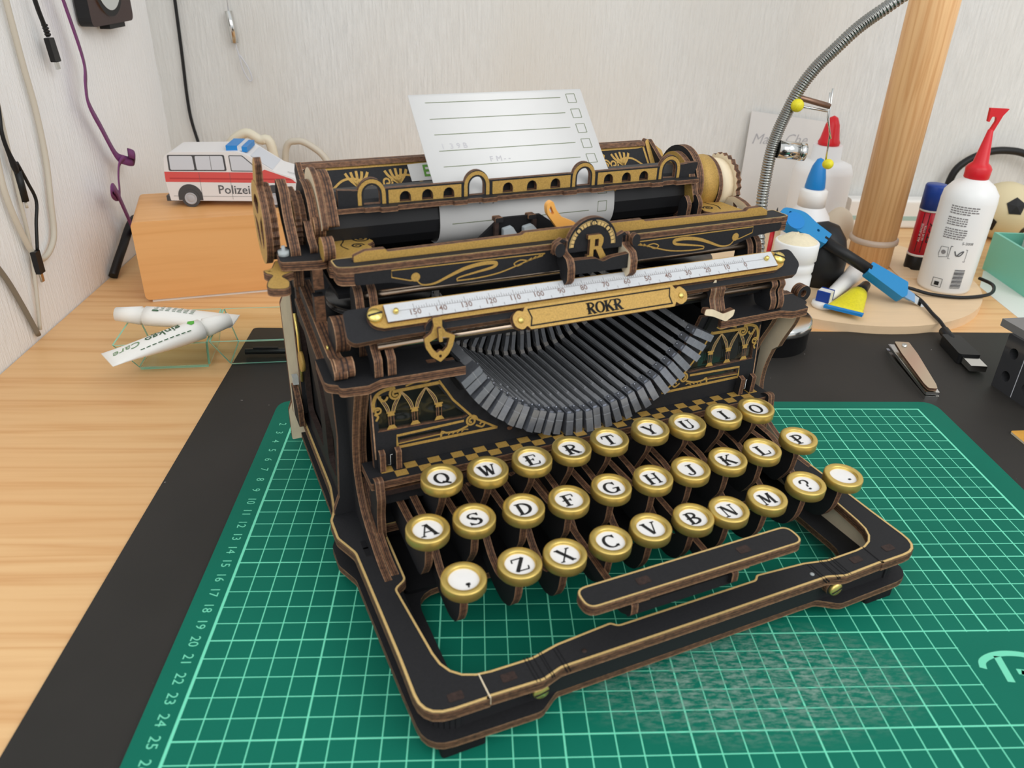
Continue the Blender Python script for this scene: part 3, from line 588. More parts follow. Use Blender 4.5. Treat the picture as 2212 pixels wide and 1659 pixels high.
for i in range(0, 151, 1):
    x = X0+(X1-X0)*i/150
    h = .25 if i % 10 == 0 else .19 if i % 5 == 0 else .12
    if i % 1 == 0: sc.line([(x, .93), (x, .93+h)], .017, SW, ru, GREYINK)
sc.line([(3.2, .93), (22.4, .93)], .016, SW, ru, GREYINK)
for i in range(0, 31):
    x = X0+(X1-X0)*i/30
    if i % 2 == 0 or i % 1 == 0: sc.line([(x, .5), (x, .63)], .018, SW, ru, GREYINK)
for i in range(0, 16):
    x = X0+(X1-X0)*i/15
    add_text(sc, str(i*10), .36, x, .77, SW, ru, BROWNINK, bold=.004)
sc.build('graduations', ruler)
def screw(x, v, r, w, slot=True, rot=.15, name='screw'):
    b = MB().lathe([(r, 0), (r, .1), (r*.8, .2), (.001, .22)], 22, (0, 0, 0), 'z', SHINY, fn=lambda a, c, d: ru(x+a, v+c, w+d))
    if slot: b.box(-r*.92, r*.92, -.035, .035, .17, .235, INK, fn=lambda a, c, d: ru(x+a*math.cos(rot)-c*math.sin(rot), v+a*math.sin(rot)+c*math.cos(rot), w+d))
    b.build(name, ruler, 'slotted brass screw' if slot else 'small brass pin')
screw(2.35, .92, .33, .2); screw(23.2, .95, .33, .2, rot=-.5); screw(3.2, .9, .12, .34, False, name='pin'); screw(22.3, .92, .12, .34, False, name='pin')
# name plate
npf = lambda u, v, w: (u-.3, 9.0+(v)*math.cos(1.0)-w*math.sin(1.0), 12.42+v*math.sin(1.0)+w*math.cos(1.0))
b_ = [(8.75, .02), (8.98, .18, .05), (9.12, 0, .02), (16.5, 0, .02), (16.62, .2, .05), (16.85, .02), (17.25, .18), (17.3, .62), (16.95, .92), (16.72, .78, .05), (16.55, 1.02, .02), (9.02, 1.0, .02), (8.9, .8, .05), (8.65, .9), (8.35, .66), (8.4, .2)]
npb = MB().plate(rnd(b_, .2), -.35, .0, npf, GOLD); nameplate = npb.build('name_plate', TW)
fr = [(9.1, .12), (16.42, .12), (16.34, .5), (16.45, .9), (9.1, .9), (9.22, .5)]
b = MB().strip(fr, 0, .065, .01, npf, INK)
for i, ch in enumerate('ROKR'): glyph(b, ch, .5, 12.15+i*.46, .5, .012, npf, INK); glyph(b, ch, .5, 12.17+i*.46, .5, .012, npf, INK); b.build('plate_lettering', nameplate)
for x in (8.72, 16.95): 
    MB().lathe([(.15, 0), (.12, .07), (.001, .09)], 16, (0, 0, 0), 'z', SHINY, fn=lambda a, c, d, x=x: npf(x+a, .45+c, d)).build('pin', nameplate)
MB().tube([(8.9, 10.0, 12.35), (17.0, 10.0, 12.35)], .1, 8, BLACK).build('plate_bracket', nameplate)
# shield clip hanging on the front rod, clamp on the right
shf = lambda u, v, w: (u, 9.45-(v-11.4)*-.07+w, v)
so = [(4.55, 13.35), (4.98, 13.38), (4.95, 12.95), (5.12, 12.65), (5.52, 12.45), (5.4, 12.0), (5.2, 11.65), (4.83, 11.35), (4.45, 11.65), (4.22, 12.05), (4.15, 12.5), (4.48, 12.7), (4.6, 13.0)]
shd = MB().plate(rnd(so, .06), .14, -.02, shf, GOLD, holes=[rnd([(4.37, 12.32), (4.8, 12.5), (5.27, 12.38), (5.15, 12.0), (4.95, 11.8), (4.83, 11.88), (4.68, 11.78), (4.5, 12.0)], .05), circ(4.83, 11.62, .07, n=10)]).build('shield_clip', TW)
MB().plate(rnd([(4.72, 12.95), (4.88, 12.95), (4.9, 12.35), (4.74, 12.35)], .05), -.03, -.22, shf, GOLD).build('tongue', shd)
MB().plate(circ(4.75, 12.75, .48, n=22), .18, .32, shf, BLACK).build('clip_disc', shd)
cl = [(9.7, 12.6), (9.95, 12.85), (10.3, 12.6), (10.35, 11.6), (9.9, 11.2), (9.45, 11.5), (9.75, 12.1)]
for i, (x, m_) in enumerate(((18.75, BLACK), (19.05, RAW), (19.35, BLACK))): MB().plate(rnd(cl, .08), x, x+.25, yz(0), m_).build('clamp_ply', TW)
b = MB().plate(rnd([(18.4, 11.75), (18.8, 11.7), (19.5, 11.35), (20.2, 11.5), (20.15, 11.15), (19.75, 10.9), (18.9, 11.3), (18.35, 11.45)], .1), 0, .3, xz(9.45), RAW); b.build('clamp_pointer', TW)
MB().line([(18.9, 12.7), (19.1, 13.05)], .07, 0, xz(9.9), RAW).plate([(19.0, 12.6), (19.12, 13.1), (19.17, 12.65)], 0, .05, xz(9.9), RAW).build('splinter', TW)
# ---- type basket: 29 typebars with slugs, and the fan of connecting bars behind them
NB = 29
slug_b = MB().box(-.185, .185, -.8, 0, -1.1, 0, SLUG, fn=lambda a, b, c: (a, b*(.95-.2*c) if b < 0 else b, c))
slug_b.box(-.1, .1, -.62, -.28, -.01, .05, SLUG); slug_b.box(-.19, .19, -.83, -.7, -.42, -.39, BAR); slug_b.lathe([(.07, 0), (.05, .1), (.001, .11)], 8, (0, -.2, 0), 'z', SLUG)
SLUGM = slug_b.mesh('type_slug')
BARTIP = mat('pale_bar_tip', srgb(168, 164, 160), .4)  # paler grey for the bent bar ends
bar_b = MB().box(-.12, .12, 0, 7.2, -.3, .1, BAR); bar_b.box(-.06, .06, 1.5, 6.5, .1, .16, BAR); bar_b.box(-.125, .125, 7.1, 7.5, -.1, .16, BARTIP, fn=lambda a, b, c: (a, b, c+(b-7.1)*.8)); bar_b.box(-.13, .13, 0, .7, -.35, .12, BAR); bar_b.sphere((.12, .6, -.05), .06, SLUG, 8)
BARM = bar_b.mesh('typebar')
fan_b = MB().box(-.11, .11, 0, .45, 0, 1.1, BAR); fan_b.box(-.115, .115, 0, .5, 1.05, 1.25, BARTIP, fn=lambda a, b, c: (a, b, c+b*.5)); fan_b.box(-.1, .1, .4, 1.8, 1.1, 1.4, BAR); FANM = fan_b.mesh('link_bar')
for i in range(NB):
    t = math.radians(-61+122*i/(NB-1))
    n_ = Vector((math.sin(t), 0, -math.cos(t)))                      # outwards from the print point
    rs, rb = 6.72, 7.15
    p0 = Vector((BC[0], 10.95+(.12 if i % 2 else 0), BC[1]))+n_*rs; p1 = Vector((BC[0], 18.2, BC[1]))+n_*rb
    ydir = (p1-p0).normalized(); zdir = (-n_-ydir*(-n_).dot(ydir)).normalized(); xdir = ydir.cross(zdir)
    M = Matrix(((xdir.x, ydir.x, zdir.x, p0.x*CM), (xdir.y, ydir.y, zdir.y, p0.y*CM), (xdir.z, ydir.z, zdir.z, p0.z*CM), (0, 0, 0, 1)))
    o = bpy.data.objects.new('typebar', BARM); COL.objects.link(o); o.parent = TW; o.matrix_local = M
    s_ = bpy.data.objects.new('type_slug', SLUGM); COL.objects.link(s_); s_.parent = o; s_.location = (0, .02*CM, .08*CM); s_.rotation_euler = (0, random.uniform(-.06, .06), random.uniform(-.05, .05))
    l_ = bpy.data.objects.new('link_bar', FANM); COL.objects.link(l_); l_.parent = o; l_.location = (0, 7.25*CM, .15*CM) 
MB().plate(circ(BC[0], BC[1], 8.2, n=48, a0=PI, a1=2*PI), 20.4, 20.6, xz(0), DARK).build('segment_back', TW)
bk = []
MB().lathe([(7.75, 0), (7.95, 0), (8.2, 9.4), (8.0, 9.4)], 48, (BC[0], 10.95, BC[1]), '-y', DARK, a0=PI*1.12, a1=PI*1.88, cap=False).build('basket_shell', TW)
# ribbon spools and dark deck under the carriage
for x in (4.3, 21.3): 
    MB().lathe([(2.6, 11.3), (2.62, 11.4), (2.45, 11.5), (2.62, 11.6), (2.6, 11.7), (.8, 11.75)], 40, (x, 17.2, 0), 'z', RIBBON).build('ribbon_spool', TW)
# ---- front bar of the carriage with gold engraving
fb = MB().plate(rnd([(1.12, 12.6, .3), (1.15, 11.5, .3), (1.9, 11.35, .05), (23.9, 11.35, .05), (24.4, 11.45, .15), (24.35, 12.6, .2)], .1), 15.0, 15.25, border=(.02, .07)); bar = fb.build('front_bar', TW)
MB().plate(rnd([(1.2, 12.6, .3), (1.22, 11.55, .3), (1.9, 11.4, .05), (1.9, 12.6, .05)], .1), 14.45, 14.98).build('bar_end', bar)
MB().plate(rect(23.85, 11.45, 24.3, 12.5), 14.5, 14.98).build('bar_end', bar)
MB().plate(rnd([(1.85, 14.45), (1.85, 15.05), (23.95, 15.05), (23.95, 14.55), (22.2, 14.4), (21.0, 14.05), (19.0, 13.95), (6.2, 13.95), (4.5, 14.1), (3.4, 14.4)], .2), 11.4, 11.75, xz(0)).build('bar_face', bar)
ef = xz(11.385)
for mir in (False, True):
    e = MB()
    f2 = (lambda u, v, w: ef(2*XC-u, v, w)) if mir else ef
    e.line([(10.5, 14.86), (3.42, 14.92), (3.42, 14.62), (4.2, 14.38), (4.45, 14.36)], .05, 0, f2, GOLD)
    e.flat(circ(4.45, 14.5, .2, n=16), -.002, f2, GOLD)
    e.line(catmull([(4.5, 14.35), (4.75, 14.12), (5.3, 14.12), (6.0, 14.38), (6.7, 14.62), (7.5, 14.74), (8.1, 14.7), (8.0, 14.52), (7.2, 14.38), (6.4, 14.24), (6.3, 14.12)], 7), .14, -.001, f2, GOLD, taper=lambda t: .35+.9*math.sin(PI*t)**2)
    e.line(catmull([(6.3, 14.1), (7.2, 14.1), (8.2, 14.2), (9.0, 14.4), (9.7, 14.62), (10.4, 14.76)], 6), .06, -.001, f2, GOLD)
    e.line(catmull([(9.7, 14.6), (9.3, 14.68), (9.0, 14.55), (9.15, 14.42), (9.4, 14.5)], 6), .05, -.001, f2, GOLD)
    for k in range(4): e.line([(9.6+.22*k, 14.56+.06*k), (9.85+.22*k, 14.72+.05*k)], .05, -.001, f2, GOLD)
    e.build('gold_engraving', bar)
grl = rnd([(2.0, 15.25), (2.02, 15.5), (2.5, 15.68), (3.35, 15.68), (3.45, 15.55), (9.6, 15.62), (9.75, 15.72), (15.9, 15.72), (16.05, 15.62), (22.0, 15.56), (22.15, 15.68), (22.95, 15.7), (23.35, 15.5), (23.4, 15.25)], .04)
MB().plate(grl, 0, -.3, xz(12.25), GOLD).build('gold_rail', bar)
# ---- R badge and its bracket
bf = xz(10.95)
bg_ = MB().plate([(10.7, 14.9), (10.75, 15.4), (11.1, 15.6)]+circ(12.65, 15.15, 1.28, n=30, a0=PI*.93, a1=PI*.07)+[(14.3, 15.6), (14.6, 15.3), (14.6, 14.9)], .28, 0, bf).build('badge_disc', TW)
b = MB(); b.line(circ(12.65, 15.12, 1.05, n=40, a0=PI*1.0, a1=0), .17, -.012, bf, GOLDLINE); 
for k in range(19):
    a = PI*k/18; b.line([(12.65+.97*math.cos(a), 15.12+.97*math.sin(a)), (12.65+1.13*math.cos(a), 15.12+1.13*math.sin(a))], .03, -.018, bf, INK)
b.line(circ(12.65, 15.12, 1.17, n=40, a0=PI, a1=0), .03, -.014, bf, GOLDLINE)
for a in (.25, .5, .75): b.line(circ(12.65+1.05*math.cos(PI*a), 15.12+1.05*math.sin(PI*a), .13, n=16), .06, -.022, bf, INK)
b.build('badge_scale', bg_)
b = MB()
for st in ([(12.3, 14.55), (12.62, 14.55), (12.62, 15.0), (12.75, 15.0), (13.0, 14.52), (13.3, 14.62), (13.02, 15.08), (13.1, 15.3), (13.1, 15.5), (12.95, 15.68), (12.3, 15.68), (12.3, 15.5), (12.42, 15.5), (12.42, 14.75), (12.3, 14.75)],):
    b.plate(st, -.02, -.2, bf, GOLD, holes=[rect(12.66, 15.14, 12.86, 15.48)])
b.build('badge_letter', bg_)
sp_ = rnd([(11.2, 15.55), (10.95, 15.55), (10.95, 15.0), (10.3, 14.85), (10.1, 14.5), (10.1, 13.9), (10.4, 13.6), (10.8, 13.9), (10.9, 14.3), (11.2, 14.4)], .12)
MB().plate(sp_, 11.02, 11.38, yz(0)).build('bracket_side', bg_)
MB().plate(sp_, 14.22, 14.6, yz(0), back=RAW).build('bracket_side', bg_, 'bracket side of bare birch')
MB().plate(rnd([(11.3, 14.1), (11.3, 14.78), (12.5, 14.75), (12.9, 14.55), (13.3, 14.7), (14.3, 14.8), (14.3, 14.1)], .1), .3, 0, xz(10.3)).build('bracket_bar', bg_)
MB().plate(circ(10.85, 15.2, .26, .32, 16), .2, -.1, xz(10.7)).build('bracket_knob', bg_); MB().plate(circ(14.75, 15.25, .22, .3, 16), .2, -.1, xz(10.7)).build('bracket_knob', bg_)
# ---- carriage: scroll plates, platen, bail, paper table, wheels
cr = MB()
sc_l = rnd([(1.25, 13.4), (1.55, 16.6), (2.2, 17.0, .02), (3.0, 16.85), (3.95, 16.75), (4.05, 16.2), (3.55, 15.9), (3.8, 15.4), (3.3, 15.1), (3.5, 14.6), (2.7, 13.6)], .3)
def scroll_plate(o, mir):
    b = MB().plate(o, 14.55, 14.9, face=GOLD); f2 = (lambda u, v, w: (24.95-u, v, w)) if mir else ident
    b.line(spiral(3.3, 15.9, .4, PI, 1.6), .1, 14.912, f2, INK); b.line(spiral(2.9, 15.0, .3, 0, 1.5), .09, 14.912, f2, INK)
    b.line(catmull([(2.1, 16.4), (2.5, 16.2), (2.4, 15.7), (2.2, 15.2), (2.4, 14.6)], 6), .06, 14.912, f2, INK); return b
scroll_plate(sc_l, False).build('scroll_plate', TW)
scroll_plate([(24.95-p[0], p[1]) for p in sc_l], True).build('scroll_plate', TW)
o2 = [(p[0], p[1]) for p in sc_l]
MB().plate(o2, 14.1, 14.5, face=BLACK).build('scroll_under_plate', TW); MB().plate([(24.95-p[0], p[1]) for p in sc_l], 14.1, 14.5).build('scroll_under_plate', TW)
PY, PZ = 17.2, 15.5
MB().lathe([(1.42, 1.7), (1.42, 21.6)], 14, (0, PY, PZ), 'x', mat('platen_black', srgb(34, 34, 36), .45, spec=.4), smooth=False).build('platen', TW)
for x in (7.0, 16.5): MB().plate(rnd([(x-.75, 0), (x+.15, 0), (x+.15, .35), (x-.55, .35), (x-.6, .15), (x-.75, .12)], .04), 0, .1, lambda u, v, w: (u, PY-1.3-w, PZ+.55+v), GOLD if x > 10 else ED).build('paper_finger', TW)
# bail: gold pierced strip with arches on a lip
bl = [(2.3, 16.46), (2.3, 17.28), (2.95, 17.22)]
for cx in (3.83, 8.88, 14.6, 19.68):
    w_ = .86
    bl += [(cx-w_, 17.2)]+circ(cx, 17.05, .62, .66, 12, PI*.93, PI*.07)+[(cx+w_, 17.2)]
bl += [(21.05, 17.26), (21.4, 17.26), (21.4, 16.5)]
holes = []
for cx in (3.83, 8.88, 14.6, 19.68): holes.append([(cx-.38, 16.55)]+circ(cx, 16.98, .38, .42, 12, PI, 0)+[(cx+.38, 16.55)])
for x in (5.38, 6.44, 7.48, 10.48, 11.75, 13.03, 16.03, 17.08, 18.12): holes.append([(x-.25, 16.56)]+circ(x, 16.72, .25, .28, 9, PI, 0)+[(x+.25, 16.56)])
bail = MB().plate(bl, .25, 0, xz(15.62), BLACK, holes=holes).build('paper_bail', TW)
g = MB(); gf = xz(15.61)
for h in holes[:4]: g.strip(h, -.09, -.26, 0, gf, GOLD)
for a, b2 in ((4.6, 8.1), (9.68, 13.85), (15.4, 18.9)):
    hh = [h for h in holes[4:] if a < h[0][0] < b2]
    g.flat(rect(a, 16.52, b2, 17.12), 0, gf, GOLD, holes=[offset(h, -.02) for h in hh])
g.build('gold_facing', bail)
for a, b2 in ((4.75, 8.0), (9.8, 13.7), (15.5, 18.8)): MB().box(a, b2, 15.6, 15.68, 16.5, 17.12, DARK, fn=lambda x, y, z: (x, y+.29, z)).build('backing', bail)
lip = [(2.2, 15.35), (3.2, 15.3), (3.4, 15.2), (8.0, 15.15), (9.9, 15.1), (13.2, 15.15), (14.1, 15.05), (15.6, 15.05), (19.9, 15.1), (21.3, 15.3), (21.4, 15.7), (2.2, 15.7)]
lip = [(2.2, 15.7), (2.2, 15.3), (3.35, 15.3), (3.4, 15.2), (4.05, 15.2), (4.1, 15.02), (4.85, 15.02), (4.9, 15.2), (7.5, 15.2), (7.55, 15.04), (8.2, 15.04), (8.25, 15.2), (8.95, 15.2), (9.0, 15.04), (9.7, 15.04), (9.75, 15.2), (13.2, 15.2), (13.25, 15.04), (13.95, 15.04), (14.0, 15.2), (14.75, 15.2), (14.8, 15.04), (15.5, 15.04), (15.55, 15.2), (18.25, 15.2), (18.3, 15.04), (19.0, 15.04), (19.05, 15.2), (19.75, 15.2), (19.8, 15.02), (21.2, 15.04), (21.4, 15.7)]
MB().plate(rnd(lip, .04), 16.3, 16.52).build('bail_lip', bail)
# paper table behind the platen
pt = lambda u, v, w: (u, 19.0+v*.75+w, 16.0+v*.9)
tb = MB().plate(rnd([(1.5, .2), (1.5, 1.25), (2.4, 1.5), (20.4, 1.5), (20.95, 1.6), (21.0, .2)], .1), .25, 0, pt, BLACK, border=(.12, .24), bmat=GOLD).build('paper_table', TW)
MB().plate(rnd([(1.5, 1.4), (1.5, 1.62), (20.9, 1.62), (20.9, 1.4)], .04), .35, -.12, pt, EM).build('table_rail', tb)
g = MB()
for cx, sg in ((4.0, 1), (6.3, -1), (17.4, 1), (19.3, -1)):
    g.line(catmull([(cx-1.2*sg, .35), (cx-.6*sg, .75), (cx, .8), (cx+.5*sg, .6)], 6), .1, -.014, pt, GOLD)
    for k in range(5): g.line(catmull([(cx+.1*sg, .45), (cx-.25*sg+.2*k*sg, .8), (cx-.4*sg+.28*k*sg, 1.15-.04*abs(k-2))], 5), .13, -.015, pt, GOLD)
    g.line(spiral(cx+.7*sg, .55, .26, 0, 1.4, sgn=sg), .09, -.016, pt, GOLD)
g.build('gold_leaf', tb)
MB().plate(rnd([(20.9, .1), (20.95, 1.6), (21.15, 1.75), (21.9, 1.1), (21.9, .1)], .1), .3, -.1, pt, GOLD).build('table_end', tb)
MB().plate(rnd([(17.0, 15.6), (20.3, 17.6), (20.8, 17.0), (19.5, 15.6)], .2), 1.35, 1.6, yz(0)).build('table_arm', tb)
MB().plate(rnd([(17.0, 15.6), (20.3, 17.6), (20.8, 17.0), (19.5, 15.6)], .2), 21.2, 21.45, yz(0)).build('table_arm', tb)
# left end: spoked hand wheel, ratchet wheels, levers
def disc(x0, x1, r, name, face=BLACK, y=PY, z=15.72, holes=(), back=None, n=40, parent=TW, teeth=0):
    o = circ(y, z, r, n=n)
    if teeth: o = [(y+(r if k % 2 else r*.93)*math.cos(2*PI*(k//2*2+(k % 2)*1.0)/(2*teeth)), z+(r if k % 2 else r*.93)*math.sin(2*PI*k/(2*teeth))) for k in range(2*teeth)]
    return MB().plate(o, x0, x1, yz(0), face, holes=holes, back=back).build(name, parent)
spk = []
for k in range(3):
    a = 2*PI*k/3+.3
    spk.append(circ(PY, 15.72, 1.25, n=9, a0=a+.25, a1=a+2*PI/3-.25)+[(PY+.45*math.cos(a+2*PI/3-.5), 15.72+.45*math.sin(a+2*PI/3-.5)), (PY+.45*math.cos(a+.5), 15.72+.45*math.sin(a+.5))])
wl = disc(-.98, -.68, 1.85, 'hand_wheel', GOLD, holes=spk, back=GOLD)
disc(-.66, -.36, 1.72, 'wheel_rim', BLACK, parent=wl, teeth=26)
MB().plate(rnd([(16.7, 17.4), (16.3, 18.5), (16.6, 18.75), (17.1, 18.4), (17.7, 17.5)], .15), -.95, -.65, yz(0), GOLD).build('wheel_grip', wl)
MB().plate(rnd([(16.0, 17.4, .3), (16.9, 17.75, .3), (17.2, 16.9), (16.5, 16.0), (15.6, 15.2), (15.2, 14.9), (15.15, 13.4), (14.6, 13.4), (14.5, 15.2), (15.6, 16.3)], .2), -.12, .3, yz(0)).build('side_arm', TW)
disc(.42, .68, 1.45, 'ratchet_wheel', GOLD, back=GOLD, teeth=34); disc(.7, .95, 1.25, 'ratchet_wheel', GOLD, back=GOLD, teeth=22)
disc(1.0, 1.38, 1.72, 'end_disc', BLACK)
MB().plate(rnd([(15.6, 16.1), (16.2, 15.8), (15.3, 14.95), (14.6, 14.85), (14.5, 15.2), (15.0, 15.4)], .2), .72, 1.05, yz(0)).build('pawl', TW)
arm = rnd([(18.6, 16.6), (18.3, 17.6), (17.3, 18.05), (16.2, 17.7), (15.4, 16.7), (15.0, 15.75), (15.5, 15.55), (16.6, 15.9)], .5)
MB().plate(arm, 1.42, 1.68, yz(0), BLACK, back=RAW).build('bail_arm', TW, 'bail arm with bare birch face'); MB().plate(offset(arm, .12), 1.72, 2.2, yz(0), BLACK).build('bail_arm', TW)
MB().plate(circ(15.9, 15.75, .58, n=24), 1.12, 1.62, yz(0), GOLD).build('round_stop', TW)
MB().plate(circ(13.7, 15.35, .52, n=24), 1.05, 1.55, yz(0), GOLD).build('round_stop', TW)
MB().plate(rnd([(-.62, 15.3), (-.66, 13.9), (.9, 13.6), (1.3, 13.7), (1.3, 15.9), (-.3, 15.9)], .2), 14.5, 14.9).build('end_deck', TW)
nut = MB().lathe([(.24, 0), (.24, .22), (.08, .22), (.08, .42), (.001, .42)], 20, (-.38, 14.75, 14.91), 'z', CLEAR).build('acrylic_nut', TW)
lf = rnd([(-1.4, 13.0), (-1.55, 12.2, .6), (-.65, 11.9, .6), (-.5, 12.8), (-.75, 13.5), (-.1, 13.9), (-.3, 14.2), (-.3, 15.4), (-.7, 15.5), (-1.0, 14.5), (-1.4, 14.4), (-1.3, 13.95), (-1.05, 13.7)], .22)
lv = MB().plate(lf, 14.12, 14.45, face=BLACK, border=(.04, .3), bmat=GOLD); lv.flat(offset(lf, .3), 14.463, ident, GOLD); lv.build('release_lever', TW)
for (x, z0, z1) in ((.65, 13.6, 14.5), (.62, 12.0, 13.3)): MB().box(x-.1, x+.35, 13.6, 14.1, z0, z1, BLACK, mf=EM).build('stub_post', TW)
MB().box(.3, .75, 17.2, 17.7, 10.8, 14.0, BLACK, mf=EM).build('stub_post', TW)
# right end
disc(21.35, 21.8, 1.85, 'end_disc', BLACK, z=15.95); MB().plate([(p[0]-.1, p[1]-.45) for p in arm], 20.95, 21.3, yz(0), GOLD).build('bail_arm', TW, 'gold bail arm')
MB().lathe([(1.5, 22.0), (1.5, 23.1)], 32, (0, PY, 15.7), 'x', GOLD).build('drum', TW); disc(23.1, 23.35, 1.55, 'end_disc', BLACK, z=15.6)
MB().lathe([(1.45, 23.4), (1.45, 24.2)], 32, (0, PY, 15.5), 'x', RAW).build('drum', TW)
disc(24.2, 24.5, 1.72, 'toothed_wheel', GOLD, z=15.5, teeth=26, back=RAW)
scr = rnd([(14.0, 14.4), (13.9, 14.95), (14.5, 15.2), (15.4, 15.3), (15.9, 15.1), (15.9, 15.7), (16.6, 16.05), (17.5, 15.9), (17.9, 16.2), (18.3, 15.7), (18.8, 15.2), (18.8, 14.4)], .3)
MB().plate(scr, 23.9, 24.2, yz(0), BLACK, back=RAW, holes=[rnd([(16.4, 15.3), (16.9, 15.8), (17.0, 15.2)], .1), rnd([(14.5, 14.7), (15.3, 15.0), (15.2, 14.6)], .08), circ(16.3, 15.5, .22, n=12)]).build('side_scroll', TW, 'cream scrollwork plate')
for x in (20.3, 21.0): MB().plate(rnd([(14.6, 14.2), (14.5, 15.4), (14.9, 15.8), (15.3, 15.4), (15.3, 14.2)], .2), x, x+.25, yz(0), BLACK).build('bracket_ply', TW)
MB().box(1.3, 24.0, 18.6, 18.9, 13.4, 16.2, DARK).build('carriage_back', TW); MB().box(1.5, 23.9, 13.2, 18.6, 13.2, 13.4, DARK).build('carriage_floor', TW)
# ribbon guide: black shield, milky plastic hooks, orange lever
gdf = xz(14.2)
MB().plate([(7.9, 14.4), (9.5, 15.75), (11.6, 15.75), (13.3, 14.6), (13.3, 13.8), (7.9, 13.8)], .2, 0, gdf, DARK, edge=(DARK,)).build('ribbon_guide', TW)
for x in (9.4, 11.1): MB().plate(rnd(rect(x-.2, 15.6, x+.2, 15.82), .06), -.15, .3, gdf, BLACK).build('guide_tab', TW)
for x in (9.25, 11.2): MB().box(x-.1, x+.1, 14.0, 14.2, 13.9, 15.6, ED).build('guide_post', TW)
for x, lean in ((9.9, .2), (10.95, .5)):
    hk = rnd([(x-.35, 14.4), (x-.35, 15.3), (x+.1, 15.4), (x+.3+lean*.3, 15.0), (x+.25, 14.9), (x, 15.0), (x, 14.4)], .06)
    MB().plate(hk, -.35, -.05, gdf, MILK, edge=(MILK,)).build('plastic_hook', TW)
MB().tube([(10.3, 13.2, 14.65), (10.35, 13.2, 14.9), (10.95, 13.2, 14.95), (11.05, 13.2, 14.75)], .03, 6, CHROME).build('wire', TW)
MB().plate(rnd([(11.28, 16.55, .2), (11.6, 16.75, .2), (11.78, 16.3), (12.1, 15.9), (12.9, 15.55), (13.0, 15.1), (12.3, 14.9), (11.9, 15.4), (11.35, 16.1)], .12), .3, 0, xz(13.0), ORANGE, edge=(ORANGE,), holes=[rnd([(11.42, 16.3), (11.5, 16.5), (11.7, 16.1), (11.6, 16.05)], .04)]).build('orange_lever', TW)
# ------------------------------------------------------------------ the card in the platen
cr_ = root('index_card', 'white lined card with tick boxes rolled into the typewriter', 'card', (9.0, -26.0, 0), math.radians(21.3))
path = [(17.6, 13.95), (16.6, 14.05), (16.0, 14.45), (15.74, 14.95), (15.7, 15.5), (15.78, 16.05), (16.05, 16.5), (16.45, 16.93), (17.2, 17.62), (18.2, 18.62), (19.2, 19.62), (20.0, 20.45)]
path = catmull(path, 5); plen = [0]
for a, b2 in zip(path, path[1:]): plen.append(plen[-1]+math.dist(a, b2))
Ltot = plen[-1]
def at(s):                                                          # s = distance below the top edge
    q = Ltot-s
    for i in range(len(path)-1):
        if plen[i+1] >= q or i == len(path)-2:
            t = (q-plen[i])/(plen[i+1]-plen[i]); a, b2 = Vector(path[i]), Vector(path[i+1]); d = (b2-a).normalized(); return a.lerp(b2, t), Vector((-d.y, d.x))
def pf(u, s, w):
    p, nrm = at(s); x = 6.98+u+.013*max(0, s); return (x, p.x+nrm.x*w, p.y+nrm.y*w)
b = MB(); N = 60
A = b.pts([pf(0, Ltot*k/N, 0) for k in range(N+1)]); B = b.pts([pf(9.48, Ltot*k/N, 0) for k in range(N+1)])
A2 = b.pts([pf(0, Ltot*k/N, -.03) for k in range(N+1)]); B2 = b.pts([pf(9.48, Ltot*k/N, -.03) for k in range(N+1)])
for k in range(N):
    b.quad((A[k], A[k+1], B[k+1], B[k]), PAPER, True); b.quad((A2[k], B2[k], B2[k+1], A2[k+1]), PAPER, True); b.quad((A[k], A2[k], A2[k+1], A[k+1]), PAPER); b.quad((B[k], B[k+1], B2[k+1], B2[k]), PAPER)
b.quad((A[0], B[0], B2[0], A2[0]), PAPER)
b.build('sheet', cr_)
b = MB(); WP = .012
for s in (.48, 1.4, 2.28, 3.18, 4.05, 5.45, 6.45, 7.0):
    if s < 5: b.line([(.75, s), (8.15, s)], .03, WP, pf, GREEN_INK)
for s, x0 in ((6.0, .6), (6.95, .6)): b.line([(x0, s), (8.0, s)], .03, WP, pf, GREEN_INK)
for s in (.55, 1.46, 2.36, 3.26, 4.15, 5.9, 6.8):
    for q in (((8.52, s-.26), (9.02, s-.26)), ((9.02, s-.26), (9.02, s+.26)), ((9.02, s+.26), (8.52, s+.26)), ((8.52, s+.26), (8.52, s-.26))): b.line(q, .024, WP, pf, GREEN_INK)
b.build('printed_lines', cr_)
pft = lambda u, v, w: pf(u, -v, w)
b = MB(); TYP = mat('pale_type_ink', srgb(120, 118, 122), .7); FAINT = mat('faint_type_ink', srgb(186, 184, 188), .7)
for i, ch in enumerate('WEJEHYBJF'): add_text(b, ch, .42, 2.15+i*.31, -6.0+.03*i, WP, pft, TYP)
for x, ch in ((1.0, 'l'), (1.45, '3'), (1.8, '9'), (2.15, 'B')): add_text(b, ch, .42, x, -2.95, WP, pft, FAINT)
for x, ch in ((3.3, 'F'), (3.7, 'M'), (4.0, '-'), (4.25, '-')): add_text(b, ch, .42, x, -3.8, WP, pft, FAINT)
b.build('typed_letters', cr_)
sl_ = root('paper_slip', 'small white slip with a green letter lying on the paper table', 'paper slip', (9.0, -26.0, 0), math.radians(21.3))
b = MB().plate([(6.85, .5), (6.8, 1.28), (8.6, 1.34), (8.6, .5)], -.03, -.06, pt, PAPER, edge=(PAPER,)); b.build('slip', sl_)
b = MB(); add_text(b, 'E', .75, 7.72, .92, -.075, pt, mat('leaf_green_ink', srgb(96, 150, 60), .6), bold=.02); b.build('letter', sl_)

